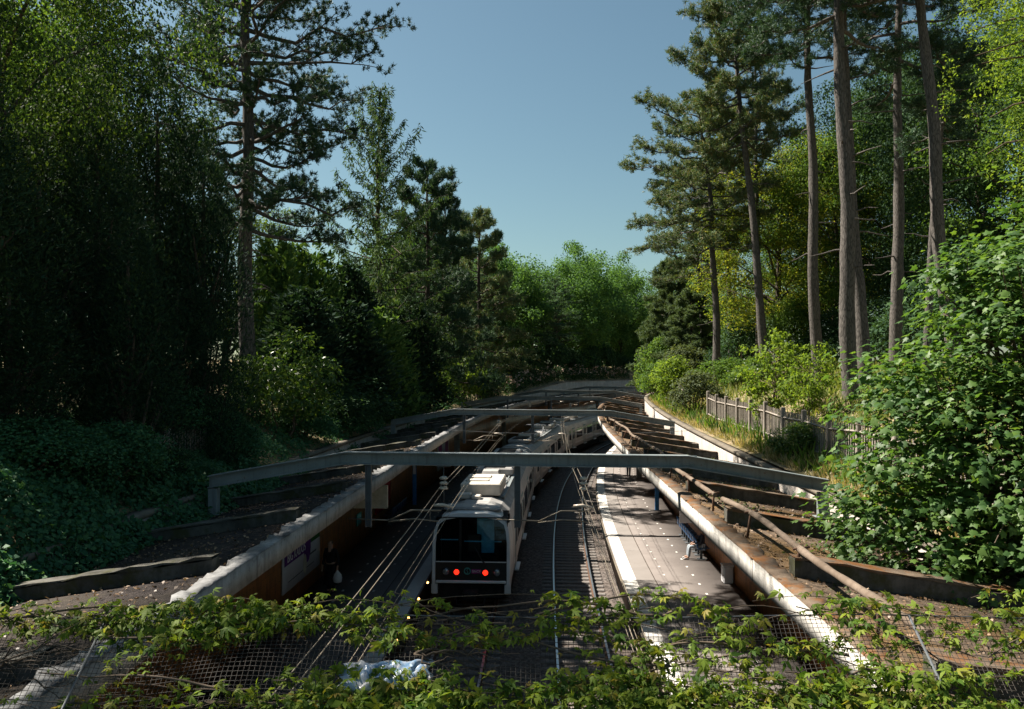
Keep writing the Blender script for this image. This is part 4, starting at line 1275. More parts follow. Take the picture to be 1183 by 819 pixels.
def gen_larch(seed, H, Rr, r0):
    Rr = Rr * 1.35
    r = np.random.RandomState(seed)
    T = ARR(); K = ARR()
    zs = np.linspace(-.4, H, 12); T.tube(np.stack([.1 * np.sin(zs * .4), 0 * zs, zs], 1), r0 * (1.02 - np.clip(zs / H, 0, 1)) + .02, 8)
    P_, A_ = [], []
    nb = 78
    for i in range(nb):
        t = (i + r.uniform(0, 1)) / nb; z = H * (.16 + .83 * t); az = i * 2.399 + r.uniform(-.4, .4)
        L = Rr * (1.1 * (1 - t) ** .62 + .10) * r.uniform(.55, 1.12)
        upw = (-.05 + 1.7 * t ** 1.1) + r.uniform(-.1, .1)
        d = unit(np.array([math.cos(az), math.sin(az), upw]))
        a = np.array([0, 0, z]); b = a + d * L
        pts = curve(a, b, -.09 * L, 8, r, .03 * L); T.tube(pts, np.linspace(.05 * (1 - .6 * t) + .012, .008, 8), 5)
        m = int(L * 58)
        s = r.uniform(.10, 1.0, m); idx = s * 7; i0 = np.minimum(6, idx.astype(int)); f = (idx - i0)[:, None]
        p = pts[i0] * (1 - f) + pts[i0 + 1] * f
        lat = unit(np.cross(d, [0, 0, 1.0]))
        p = p + lat * r.normal(0, .16 * L * .4, (m, 1)) * (1 - s * .5)[:, None] + r.normal(0, .05, (m, 3))
        p[:, 2] -= np.abs(r.normal(0, .16, m))
        P_.append(p); A_.append(r.normal(0, .45, (m, 3)) + np.array([0, 0, -.75]) + d * .35)
    C = np.concatenate(P_); A = np.concatenate(A_)
    K.add(*leaves(C, A, r.normal(0, 1, C.shape), .36 * r.uniform(.5, 1.2, len(C)), .07, .05))
    return T.mesh("trunk", True), K.mesh("crown")

def gen_cedar(seed, H, Rr, r0, cb, layers=11, lsz=.3, top_t=1.0):
    r = np.random.RandomState(seed)
    T = ARR(); K = ARR()
    zs = np.linspace(-.4, H, 10); T.tube(np.stack([.15 * np.sin(zs * .3), .1 * np.cos(zs * .4), zs], 1), r0 * (1.02 - .9 * np.clip(zs / H, 0, 1)), 9)
    Cs = []
    for i in range(layers * 5):
        t = (i + r.uniform(0, 1)) / (layers * 5); z = cb + (H - cb) * t; az = i * 2.399 + r.uniform(-.5, .5)
        L = Rr * (.35 + .65 * math.sin(math.pi * min(1, .35 + .62 * t))) * (1.05 - .65 * t ** 2) * r.uniform(.6, 1.1)
        d = np.array([math.cos(az), math.sin(az), .12 + .45 * t])
        a = np.array([0, 0, z]); b = a + d * L
        pts = curve(a, b, .10 * L, 6, r, .03 * L); T.tube(pts, np.linspace(.12 * (1 - .6 * t), .02, 6), 5)
        lat = unit(np.cross(d, [0, 0, 1.0]))
        m = int(210 * L / Rr * 2.2)
        s = r.uniform(.2, 1.04, m); idx = np.clip(s, 0, .999) * 5; i0 = idx.astype(int); f = (idx - i0)[:, None]
        p = pts[i0] * (1 - f) + pts[i0 + 1] * f
        p = p + lat * (r.normal(0, .20 * L, (m, 1)) * (1.15 - s)[:, None] * 1.3) + np.stack([0 * s, 0 * s, r.normal(.05, .10, m)], 1)
        Cs.append(p)
    C = np.concatenate(Cs); n = len(C)
    N = r.normal(0, .5, (n, 3)) + np.array([0, 0, 1.1]); A = r.normal(0, 1, (n, 3)) * np.array([1, 1, .35])
    L = lsz * r.uniform(.6, 1.3, n)
    K.add(*leaves(C, A, N, L, L * .38, .1))
    return T.mesh("trunk", True), K.mesh("crown")

def gen_bush(seed, Rx, Rz, n, lsz, blobs=14, up=.6, aspect=.5, stems=9):
    r = np.random.RandomState(seed)
    T = ARR(); K = ARR()
    d = sph(r, blobs); d[:, 2] = np.abs(d[:, 2])
    c = d * np.array([Rx, Rx, Rz * .95]) * r.uniform(.45, .78, (blobs, 1)); c[:, 2] += Rz * .25
    br = Rx * r.uniform(.30, .52, blobs)
    bi = r.randint(0, blobs, n)
    o = sph(r, n); o[:, 2] = np.where(o[:, 2] < -.5, -o[:, 2], o[:, 2])
    q = c[bi] + o * (br[bi] * r.uniform(.55, 1.12, n))[:, None] * np.array([1, 1, .9])
    q[:, 2] = np.abs(q[:, 2])
    K.add(*rand_leaves(r, q, up, lsz, aspect, outward=o * .9, droop=.4))
    for i in range(stems):
        T.tube(curve((r.normal(0, .1), r.normal(0, .1), -.3), c[i % blobs], .1, 6, r, .04), np.linspace(.045, .012, 6), 5)
    return T.mesh("stem", True), K.mesh("foliage")

def plant(name, label, cat, meshes, bark, leaf, x, y, sc=(1, 1, 1), rz=0.0, lean=(0, 0), group=None, z=None, parts=("trunk", "crown")):
    u_, o_ = uo(x, y)
    if abs(o_) < 8.0:                            # never rooted in the cutting itself
        q = P(u_, 8.2 if o_ > 0 else -8.2, 0); x, y = float(q[0]), float(q[1])
        if z is not None: z = ground_z(x, y)
    z = ground_z(x, y) if z is None else z
    root = empty(name, (x, y, z - .05), rz)
    root.rotation_euler = (lean[1], lean[0], rz)
    root.scale = sc
    tag(root, label, cat, group)
    for nm, me, mt in zip(parts, meshes, (bark, leaf)):
        if not me.materials: me.materials.append(mt)
        o = bpy.data.objects.new(nm, me); COL.objects.link(o); o.parent = root
        if o.material_slots[0].material != mt:
            o.material_slots[0].link = 'OBJECT'; o.material_slots[0].material = mt
    return root

# ---------------------------------------------------------------- left bank, near to far
def at(xp, D): return px(xp, D), D
BUSH = ("stem", "foliage")
Y1 = gen_column(31, 10.0, 1.9, 42000, 20, .15, .036)
Y2 = gen_column(32, 10.0, 1.7, 42000, 22, .15, .036)
Y3 = gen_column(33, 10.0, 1.5, 42000, 17, .15, .036)
yews = [(-60, 16.5, 20, 1.25, Y1, "dark yew column at the very left, half outside the picture"),
        (45, 18.5, 150, 1.15, Y2, "dark yew column between the tall left broadleaf tree and the ivy slope"),
        (112, 20.5, 95, 1.15, Y1, "tall dark yew column left of the picket fence remnant"),
        (182, 23, 62, 1.15, Y3, "tallest dark yew column, close left of the big bare pine trunk"),
        (235, 23.2, 138, .95, Y2, "slim dark yew column touching the big left pine trunk"),
        (148, 18.5, 252, 1.0, Y3, "short dark yew in front of the taller yew columns"),
        (10, 16, 300, 1.0, Y3, "low dark yew nearest the camera above the ivy slope"),
        (85, 26, 40, 1.5, Y2, "broad dark yew behind the front row of yew columns"),
        (205, 22, 300, .9, Y1, "low dark yew just behind the picket fence remnant")]
for i, (xp, D, yt, ws_, me, lb) in enumerate(yews):
    x, y = at(xp, D); gz = ground_z(x, y); h = pz(yt, D) - gz
    plant("yew_tree", lb, "yew tree", me, bark_dark, yew, x, y, (ws_, ws_, h / 10.0), i * 1.3, group="dark yews on the left bank")
# tall broadleaf above the yews, top left
BL = gen_broad(41, 18.5, 6.2, 4.0, 270, 330, .135, 1.35, .30)
x, y = at(-5, 20); plant("broadleaf_tree", "tall broadleaf tree with sunlit yellow-green crown in the top left corner", "tree", BL, bark_dark, leaf_deep, x, y, (.64, .64, .88), .4)
x, y = at(-150, 33); plant("broadleaf_tree", "tall broadleaf tree at the left edge behind the yews", "tree", BL, bark_dark, leaf_mid, x, y, (1.1, 1.1, 1.05), 2.4)
BM = gen_broad(42, 15, 5.0, 2.5, 170, 250, .145, 1.05, .26)
x, y = at(262, 52); plant("broadleaf_tree", "light green broadleaf tree seen behind the big left pine trunk", "tree", BM, bark_dark, leaf_lime, x, y, (.9, .9, .72), 1.0)
for xp, D, yt, w, lb in ((20, 50, -40, 1.5, "tall dark tree behind the yews at the upper left"), (120, 54, 10, 1.4, "tall dark tree filling the sky behind the tallest yews"), (-60, 46, 60, 1.5, "dark back tree at the far left edge"), (205, 62, 270, 1.0, "dark back tree left of the big left pine")):
    x, y = at(xp, D); plant("broadleaf_tree", lb, "tree", BM, bark_dark, yew, x, y, (w, w, (pz(yt, D) - ground_z(x, y)) / 15), xp * .1)
plant("broadleaf_tree", "unseen tree added beside the bridge to shade the left end of the net", "tree", BM, bark_dark, leaf_mid, -11.4, 9.0, (.75, .75, .92), .3)  # added out of view to throw shade on the left creeper
# the big left pine
PA = gen_pine(51, 23.0, 6.8, 4.4, .33, 96, per=24, nl=.155, nw=.024, side=np.array([.85, -.3]), sub=9, stubs=14)
x, y = at(285, 33); plant("pine_tree", "big tall pine with straight bare grey trunk rising above the laurel bush", "pine tree", PA, bark_pine, needle, x, y, (.95, .95, 1), 0)
# laurel and shrubs
LA = gen_bush(61, 1.9, 3.0, 7500, .16, 18, .5, .42)
x, y = at(322, 30.5); plant("laurel_bush", "glossy laurel bush with sunlit top under the big left pine", "bush", LA, bark_twig, laurel_m, x, y, (1.15, 1.15, 1.1), 0, parts=BUSH)
x, y = at(385, 36); plant("laurel_bush", "darker laurel bush to the right of the sunlit laurel", "bush", LA, bark_twig, leaf_dark, x, y, (1.0, 1.0, .62), 2, parts=BUSH)
IV = gen_bush(66, 1.5, 1.5, 17000, .075, 16, .5, .8)
for i, (u_, o_, w, h_, lb) in enumerate([(15.5, -8.8, 1.0, .6, "ivy mound low on the left bank below the leftmost yews"), (17.2, -8.0, .9, .75, "ivy mound left of the picket fence remnant"), (19.8, -7.7, .8, .42, "ivy mound burying the foot of the picket fence remnant"), (23.4, -7.9, .8, .8, "ivy mound right of the picket fence remnant"), (21.5, -9.3, 1.1, 1.0, "ivy mound behind the picket fence remnant"), (31.5, -7.9, 1.0, .8, "ivy mound above the left end of the nearest portal"), (36, -7.9, 1.1, .9, "ivy mound between the laurel bushes and the second portal")]):
    q = P(u_, o_, 0); plant("ivy_mound", lb, "ivy", IV, bark_twig, ivy_m, float(q[0]), float(q[1]), (w, w, h_), i * 1.9, group="ivy mounds on the left bank", parts=BUSH)
# thujas behind
TH = gen_column(71, 10.0, 2.2, 15000, 24, .42, .16, .5, .7)
for i, (xp, D, yt, w, mt, lb) in enumerate([(318, 44, 268, 1.0, thuja, "light green thuja just right of the big left pine trunk"), (362, 46, 278, 1.15, thuja, "mid green thuja second from the big left pine trunk"),
                                  (405, 48, 300, 1.1, yew, "dark thuja left of the drooping larch"), (345, 38, 330, 1.1, yew, "low dark thuja standing behind the laurel bushes"), (395, 41, 345, 1.2, yew, "low dark thuja in front of the larch trunk"), (440, 46, 355, 1.1, thuja, "low thuja with pale tips below the larch"), (478, 54, 350, 1.2, yew, "low dark thuja right of the larch")]):
    x, y = at(xp, D); h = pz(yt, D) - ground_z(x, y)
    plant("thuja_tree", lb, "thuja", TH, bark_dark, mt, x, y, (w, w, h / 10), i * 1.1, group="thujas on the left bank")
LR = gen_larch(81, 18.0, 4.0, .24)
x, y = at(438, 52); h = pz(100, 52) - ground_z(x, y)
plant("larch_tree", "tall open larch with upswept branches and drooping twigs against the sky", "larch", LR, bark_dark, larch_m, x, y, (1, 1, h / 18), .7)
PB = gen_pine(52, 15.0, 2.5, 4.4, .26, 52, per=15, nl=.27, nw=.042, sub=8, prof=lambda t: 1.15 - .8 * t, stubs=3)
x, y = at(498, 60); h = pz(193, 60) - ground_z(x, y)
plant("pine_tree", "dark bushy pine to the right of the larch", "pine tree", PB, bark_dark, needle, x, y, (.92, .92, h / 15), .5, group="dark pines beyond the larch")
x, y = at(527, 66); h = pz(235, 66) - ground_z(x, y)
plant("pine_tree", "smaller dark pine directly right of the bushy pine", "pine tree", PB, bark_dark, needle, x, y, (.8, .8, h / 15), 2.5, group="dark pines beyond the larch")
x, y = at(560, 80); h = pz(250, 80) - ground_z(x, y)
plant("pine_tree", "farther pine with pale warm needles left of the round far trees", "pine tree", PB, bark_dark, needle_warm, x, y, (1.05, 1.05, h / 15), 4.0, group="dark pines beyond the larch")
CE = gen_cedar(91, 16, 6.0, .4, 4.0)
for (u_, o_, yt, w, mt, rz_, lb) in ((106, -10.5, 318, .95, cedar_m, 0, "blue-green cedar with flat sunlit layers in front of the far trees"), (117, -11, 322, .9, cedar_m, 1.7, "second cedar, farther right, above the flowering hedge"), (85, -12, 322, .85, leaf_dark, 3.7, "low dark cedar under the farther pale pine"), (96, -13, 300, .9, cedar_m, 2.6, "cedar between the pale pine and the far cedars"), (74, -12.5, 330, .8, leaf_dark, 5.1, "dark cedar at the feet of the pines beyond the larch")):
    q = P(u_, o_, 0); x, y = float(q[0]), float(q[1]); h = pz(yt, y) - ground_z(x, y)
    plant("cedar_tree", lb, "cedar", CE, bark_dark, mt, x, y, (w, w, h / 16), rz_, group="far cedars")
BF = gen_broad(43, 15, 6.5, 1.2, 150, 300, .32, 1.6, .3, lump=.3)
far = [(104, -14, .9, "far green tree behind the cedars"), (116, -21, 1.1, "broad far tree left of the skyline's middle"), (127, -12.5, .9, "far round tree in the middle of the skyline"), (138, -15, 1.1, "tall far round tree on the left skyline"),
       (148, -12.5, .9, "far round tree right of the skyline's middle"), (157, -13, 1.0, "far round tree where the left skyline drops to the gap"), (166, -12, .8, "dark far tree closing the end of the cutting"), (175, -11, .8, "last dark tree before the gap"),
       (122, -36, 1.3, "far tree standing deep in the left wood"), (142, -33, 1.3, "tree deep in the far wood behind the skyline trees"), (160, -26, 1.2, "pale tree deep in the far wood near the gap"), (96, -24, 1.0, "tree hidden behind the dark pines on the left"), (185, -6, .9, "farthest tree below the white building")]
sk_x = [480, 560, 600, 640, 690, 718, 730, 742]; sk_y = [250, 290, 292, 284, 292, 300, 325, 372]
for i, (u_, o_, w, lb) in enumerate(far):
    q = P(u_, o_, 0); x, y = float(q[0]), float(q[1]); xp = 591.5 + 1000 * x / y
    gz = ground_z(x, y) if abs(o_) > 7.3 else 6.0; h = pz(float(np.interp(xp, sk_x, sk_y)) - 14 + 4 * (i % 3), y) - gz
    plant("broadleaf_tree", lb, "tree", BF, bark_dark, leaf_dark if "dark" in lb else leaf_far, x, y, (w, w, h / 18.0), i * 1.9, group="far trees closing the view", z=gz)
UB = gen_bush(67, 2.4, 3.0, 6000, .30, 18, .5, .6)
for i, (u_, o_) in enumerate([(100, -10.5), (107, -11), (114, -10.5), (121, -11), (128, -10.2), (135, -10.6), (142, -10), (150, -10.3), (158, -10), (166, -9.8), (174, -9.6)]):
    q = P(u_, o_, 0)
    plant("understorey_bush", ["dark bush at the start of the far wood edge", "second dark bush along the far wood edge, behind the hedge", "third dark bush along the far wood edge, behind the hedge", "fourth dark bush along the far wood edge, behind the hedge", "fifth dark bush along the far wood edge, behind the hedge", "sixth dark bush along the far wood edge, behind the hedge", "dark bush above the pale end of the left wall", "dark bush right of the pale wall end", "third last dark bush along the far wood edge", "second last dark bush along the far wood edge", "last dark bush along the far wood edge, at the gap"][i], "bush", UB, bark_twig, leaf_dark, float(q[0]), float(q[1]), (1.1, 1.1, .9 + .25 * (i % 3)), i * 1.3, group="dark bushes along the far wood edge", parts=BUSH)
SH = gen_bush(62, 2.2, 2.6, 5200, .20, 16, .6, .6)
for i, (xp, D, yt, w, mt, lb) in enumerate([(482, 57, 412, 1.3, leaf_mid, "mid green shrub above the second portal beam"), (528, 70, 405, 1.2, leaf_lime, "bright sunlit shrub left of the flowering hedge"), (560, 83, 412, 1.2, laurel_m, "yellowish sunlit shrub nearest the flowering hedge"), (440, 47, 420, 1.2, leaf_dark, "dark shrub left of the mid green shrub"), (410, 38, 440, 1.2, leaf_dark, "low dark shrub above the end of the nearest portal")]):
    x, y = at(xp, D); h = pz(yt, D) - ground_z(x, y)
    plant("shrub", lb, "shrub", SH, bark_twig, mt, x, y, (w, w, h / 3.3), i * 2.2, group="shrubs on the left bank", parts=BUSH)

# ---------------------------------------------------------------- right bank
def pine_at(me, xb, D, ytop, Hm, label, mt, w=1.0, rz=0.0, xt=None, grp="tall pines on the right bank", bk=bark_pine):
    x, y = at(xb, D); gz = ground_z(x, y); h = pz(ytop, D) - gz
    ln = 0.0
    if xt is not None: ln = math.atan2(px(xt, D) - x, h)
    root = plant("pine_tree", label, "pine tree", me, bk, mt, x, y, (w, w, h / Hm), 0, (ln, 0), grp)
    root.rotation_mode = 'YXZ' if False else 'XYZ'
    for c in root.children: c.rotation_euler = (0, 0, rz)
    return root
PT = gen_pine(53, 26.0, 14.0, 3.8, .285, 36, per=16, nl=.20, nw=.026, sub=8, stubs=12, trunk_wob=.05)
PT2 = gen_pine(54, 26.0, 15.5, 3.8, .265, 34, per=16, nl=.20, nw=.026, sub=8, stubs=10, trunk_wob=.06, bend=.25)
PC = gen_pine(55, 20.0, 9.5, 4.1, .26, 44, per=15, nl=.24, nw=.036, sub=8, side=np.array([-.9, -.2]), bend=.35, stubs=5)
PD = gen_pine(56, 24.0, 13.5, 3.0, .27, 44, per=15, nl=.24, nw=.036, sub=8, bend=.3, stubs=5)
pine_at(PT, 984, 30, -330, 26, "thick sunlit pine trunk, front one of the close pair above the fence", needle, 1.0, .3, 958)
pine_at(PT2, 999, 32, -300, 26, "second trunk of the close pair, just behind the thick one", needle, .95, 2.0, 965)
pine_at(PT2, 945, 40, -170, 26, "straight dark pine trunk left of the close pair", needle, 1.02, 4.0, 932)
pine_at(PT, 1036, 37, -200, 26, "upright reddish pine trunk right of the close pair", needle, .95, 1.2, 1040)
pine_at(PT2, 1104, 29, -330, 26, "curved leaning pine trunk rising behind the maple", needle, .95, 3.1, 1052)
PS = gen_pine(57, 15, 11, 1.6, .17, 14, per=20, nl=.2, nw=.022, sub=4, stubs=6)
pine_at(PS, 1066, 32, 60, 15, "thin slanting pine stem between the reddish trunk and the curved trunk", needle, 1.0, 0, 1093)
pine_at(PC, 828, 55, 112, 20, "dark-trunked pine with broad crown reaching out over the cutting", needle_warm, 1.0, 0, 806)
pine_at(PD, 886, 50, -45, 24, "tall leaning pine with narrow crown against the sky", needle_warm, 1.0, 1.0, 838)
pine_at(PT, 877, 58, 40, 26, "slim pine trunk beside the leaning pine", needle_warm, .75, 2.2, 872)
pine_at(PD, 846, 63, 120, 24, "grey pine trunk behind the broad-crowned pine", needle_warm, .8, 3.3, 842)
pine_at(PC, 815, 70, 190, 20, "shorter pine left behind the broad-crowned pine", needle_warm, .9, 4.4, 800)
PE = gen_pine(58, 13, 1.0, 3.8, .18, 70, per=16, nl=.28, nw=.05, sub=7, prof=lambda t: 1.1 - .8 * t, stubs=0)
for i, (xp, D, yt, w, lb) in enumerate([(775, 76, 285, .9, "young pine with pale boughs at the left end of the right bank"), (752, 92, 330, 1.0, "far young pine beside the gap in the trees"), (798, 66, 318, .75, "young pine with low boughs under the broad-crowned pine")]):
    pine_at(PE, xp, D, yt + 18, 13, lb, needle_pale, w, i * 2.0, None, "young pines on the right bank", bark_dark)
# background broadleaf on the right
bgt = [(948, 66, 150, 1.1, leaf_yellow, "yellow-green tree between the straight dark trunk and the close pair"), (900, 58, 172, 1.15, leaf_yellow, "yellow-green broadleaf tree glowing behind the pine trunks"), (850, 80, 235, 1.0, leaf_mid, "green broadleaf tree behind the slim pines"), (965, 57, 140, 1.0, leaf_mid, "broadleaf tree directly behind the close pair of trunks"),
       (1040, 54, 60, 1.1, leaf_dark, "dark broadleaf tree behind the reddish pine trunk"), (1130, 47, 20, 1.1, leaf_dark, "dark tree behind the maple and the curved trunk"), (1210, 42, 0, 1.1, leaf_mid, "tree at the right edge behind the maple"), (1000, 70, 90, 1.2, leaf_dark, "tall dark tree deep behind the right pines"), (1085, 64, 30, 1.2, leaf_dark, "tall dark tree at the back of the right bank"), (930, 85, 170, 1.2, leaf_mid, "far broadleaf tree at the back of the right bank"), (1180, 60, -10, 1.2, leaf_dark, "dark back tree at the right edge"), (800, 105, 300, 1.0, leaf_far, "far tree behind the young pines"), (775, 125, 330, 1.0, leaf_far, "far small tree right of the gap")]
for i, (xp, D, yt, w, mt, lb) in enumerate(bgt):
    x, y = at(xp, D); h = pz(yt, D) - ground_z(x, y)
    plant("broadleaf_tree", lb, "tree", BM, bark_dark, mt, x, y, (w, w, h / 15.3), i * 2.3, group="broadleaf trees behind the right pines")
# dark understorey: hollies
HO = gen_bush(63, 3.0, 4.5, 8500, .20, 20, .5, .6)
for i, (xp, D, yt, w, mt, lb) in enumerate([(1015, 47, 330, 1.0, leaf_dark, "dark holly between the close pair and the reddish trunk"), (1075, 43, 300, 1.0, leaf_dark, "dark holly behind the thin slanting stem"), (1140, 38, 260, 1.0, leaf_dark, "dark holly behind the top of the maple"), (915, 56, 330, .8, leaf_mid, "green understorey bush left of the straight dark trunk"), (860, 60, 345, .9, leaf_dark, "dark understorey bush between the slim pine trunks"), (965, 52, 345, .8, leaf_dark, "dark understorey bush behind the close pair of trunks")]):
    x, y = at(xp, D); h = pz(yt, D) - ground_z(x, y)
    plant("holly_bush", lb, "bush", HO, bark_twig, mt, x, y, (w, w, h / 5.6), i * 1.7, group="understorey bushes on the right bank", parts=BUSH)
# bushes along the right wall
SB = gen_bush(64, 1.6, 2.3, 5200, .15, 14, .6, .55)
for i, (xp, D, yt, w, mt, lb) in enumerate([(806, 45, 424, 1.0, olive_m, "round olive-green bush on the dry bank at the end of the fence"), (770, 56, 408, 1.1, leaf_lime, "light green bush overhanging the right wall"), (742, 64, 412, 1.15, leaf_mid, "green bush with dark hollow over the canopy roof"), (728, 76, 408, 1.2, leaf_lime, "pale green bush farthest along the right wall"),
                                  (795, 62, 395, 1.4, olive_m, "olive shrub below the young pines"), (760, 74, 385, 1.4, leaf_mid, "green shrub at the left end of the right bank"), (835, 50, 410, 1.2, leaf_mid, "mid green shrub around the dark-trunked pine"), (878, 45, 408, 1.0, laurel_m, "glossy green shrub below the leaning pine"), (925, 36, 455, .75, leaf_mid, "small shrub growing through the picket fence"), (912, 25.5, 500, .62, laurel_m, "low dark green shrub in front of the picket fence")]):
    x, y = at(xp, D); u_, o_ = uo(x, y)
    if o_ < 7.9:
        q = P(u_, 8.1, 0); x, y = float(q[0]), float(q[1])
    h = pz(yt, D) - ground_z(x, y)
    plant("shrub", lb, "shrub", SB, bark_twig, mt, x, y, (w, w, max(.4, h / 2.9)), i * 1.4, group="shrubs on the right bank", parts=BUSH)
SP = gen_broad(44, 3.6, 1.25, .5, 60, 46, .15, .36, .045, up=.8, lump=.35, limbs=30)
x, y = at(893, 32); plant("sapling", "bright yellow-green sapling in front of the picket fence", "sapling", SP, bark_twig, leaf_lime, x, y, (1.0, 1.0, 1.05), 0)
x, y = at(938, 29); plant("sapling", "smaller bright sapling beside the straight dark trunk", "sapling", SP, bark_twig, leaf_lime, x, y, (.7, .7, .8), 2)
# overhanging light green tree, top right
def gen_hanging(seed):
    r = np.random.RandomState(seed); T = ARR(); K = ARR()
    zs = np.linspace(-.4, 11, 9); T.tube(np.stack([.1 * np.sin(zs), 0 * zs, zs], 1), np.linspace(.22, .06, 9), 8)
    Cs = []
    for i in range(34):
        az = r.uniform(2.3, 4.3) if i % 3 else r.uniform(0, 6.28); L = r.uniform(1.6, 3.6)
        a = np.array([0, 0, r.uniform(5.5, 10.8)]); b = a + np.array([math.cos(az) * L, math.sin(az) * L, r.uniform(-.2, .7)])
        pts = curve(a, b, .35, 7, r, .05); T.tube(pts, np.linspace(.05, .012, 7), 5)
        for k in range(9):
            p = pts[2 + (k % 5)] + r.normal(0, .25, 3)
            ln = r.uniform(.4, 1.3); m = int(ln * 130)
            t = r.uniform(0, 1, m)[:, None]
            e = p + np.array([r.normal(0, .22), r.normal(0, .22), -ln])
            Cs.append(p * (1 - t) + e * t + r.normal(0, .075, (m, 3)))
    C = np.concatenate(Cs)
    K.add(*rand_leaves(r, C, .3, .075, .42, droop=1.2))
    return T.mesh("trunk", True), K.mesh("crown")
HG = gen_hanging(45)
plant("hanging_tree", "lime green tree with hanging sunlit sprays in the top right corner", "tree", HG, bark_twig, leaf_lime, 11.9, 16.5, (1.1, 1.1, .98), 0)

# ---------------------------------------------------------------- maple, right foreground
def gen_maple(seed):
    r = np.random.RandomState(seed); T = ARR(); K = ARR()
    # blobs: centre (x,y,z) relative to base, radius
    bl = [(-.2, 0, 2.0, 1.3), (.9, -.2, 3.0, 1.4), (-.6, -.2, 1.0, 1.05), (1.3, .3, 4.0, 1.15), (.5, -.9, 1.6, 1.2), (1.6, -.8, 2.4, 1.2), (-1.1, .3, .5, .8), (.4, -1.3, .4, .9), (1.4, -1.2, 1.0, 1.1), (.5, .5, 3.8, .8), (-.7, .5, 2.5, .7), (2.3, 0, 3.4, 1.3), (2.2, -.6, 4.3, .7), (0, -.6, 1.3, 1.1), (-.5, -.6, .2, .9), (1.2, -1.6, .1, 1.0)]
    bl = [(b[0] - 1.3, b[1], b[2] - .35, b[3]) for b in bl]
    n = 27000; w = np.array([b[3] ** 2 for b in bl]); w /= w.sum()
    bi = r.choice(len(bl), n, p=w); B = np.array(bl)
    # leaves sit in tiers on twigs: each twig carries a spray of leaves
    tw = 1500
    ti = r.choice(len(bl), tw, p=w); o = sph(r, tw); o[:, 2] = np.where(o[:, 2] < -.55, -o[:, 2] * .6, o[:, 2])
    q = B[ti, :3] + o * (B[ti, 3] * (r.uniform(.5, 1.1, tw) + .35 * (r.uniform(0, 1, tw) > .93)))[:, None]
    for i in range(0, tw, 4):
        c = B[ti[i], :3]; T.tube(curve(c * .8, q[i], .06, 5, r, .03), np.linspace(.022, .006, 5), 4)
    for b in bl:
        T.tube(curve((.2, .2, -.4), b[:3], .1, 7, r, .06), np.linspace(.06, .02, 7), 6)
    k = r.randint(0, tw, n)
    C = q[k] + r.normal(0, 1, (n, 3)) * np.array([.15, .15, .09])
    out = o[k]
    N = out * .55 + np.array([0, 0, .95]) + r.normal(0, .42, (n, 3)); N = unit(N)
    A = out * 1.0 + r.normal(0, .6, (n, 3)) + np.array([0, 0, -.45]); A = unit(A - N * (A * N).sum(1, keepdims=True))
    Bv = np.cross(A, N)
    # five-lobed outline in leaf coordinates (a along axis, b across)
    ol = np.array([(0, 0), (-.12, .18), (.05, .42), (.24, .30), (.48, .50), (.56, .20), (1.0, 0), (.56, -.20), (.48, -.50), (.24, -.30), (.05, -.42), (-.12, -.18)])
    ctr = np.array([(.28, 0)])
    pt = np.vstack([ctr, ol])
    S = (r.uniform(.05, .14, n))[:, None, None]
    dz = -np.abs(pt[:, 1]) * .22 - np.clip(pt[:, 0] - .3, 0, 1) * .2
    V = C[:, None, :] + S * (pt[None, :, 0:1] * A[:, None, :] + pt[None, :, 1:2] * Bv[:, None, :] + dz[None, :, None] * N[:, None, :])
    m = len(pt)
    f = np.array([(0, i, i + 1 if i + 1 < m else 1) for i in range(1, m)])
    F = (np.arange(n)[:, None, None] * m + f[None]).reshape(-1, 3)
    me = mesh_np("crown", V.reshape(-1, 3), F)
    return T.mesh("trunk", True), me
MP = gen_maple(46)
plant("maple_tree", "bushy young maple with broad five-lobed leaves leaning over the right canopy", "maple", MP, bark_twig, maple_m, 8.25, 13.2, (1.12, 1.1, 1.12), 0)

# ---------------------------------------------------------------- fences
fence_m = concrete("weathered_fence_concrete", (.17, .15, .13), (.30, .265, .23), (.07, .055, .045), True)
def fence(us, off, label, grp, sink=0.0):
    root = empty("picket_fence", P(us[0], off, float(terr(us[0], off)) - sink)); tag(root, label, "fence", grp)
    inv = Matrix.Translation(-root.location)
    for u in us:
        z = float(terr(u, off)) - sink; p = P(u, off, 0)
        m = MB(); m.box((p[0], p[1], z + .62), (.14, .14, 1.44), -heading(u), 0, .02)
        o = m.build("post", fence_m, root); o.matrix_parent_inverse = inv
    for a, b in zip(us[:-1], us[1:]):
        m = MB()
        for hh in (.25, 1.0):
            m.tube([P(a, off, float(terr(a, off)) - sink + hh), P(b, off, float(terr(b, off)) - sink + hh)], .035, 4, smooth=False)
        for t in np.linspace(.06, .94, 13):
            u = a + (b - a) * t; z = float(terr(a, off)) * (1 - t) + float(terr(b, off)) * t - sink; p = P(u, off + .035, 0)
            m.box((p[0], p[1], z + .62 + rs.uniform(-.02, .02)), (.025, .05, 1.16), -heading(u) + rs.uniform(-.1, .1))
        o = m.build("picket_panel", fence_m, root); o.matrix_parent_inverse = inv
    return root
fence([14.8 + 2.23 * i for i in range(13)], 8.4, "weathered picket fence with concrete posts along the right bank", "picket fences")
fence([52, 54.2, 56.4, 58.6, 60.8, 63], 8.6, "farther picket fence stretch among the light green bushes", "picket fences")
fence([18.4, 20.4, 22.6], -8.35, "short picket fence remnant half buried in ivy on the left bank", "picket fences", .25)

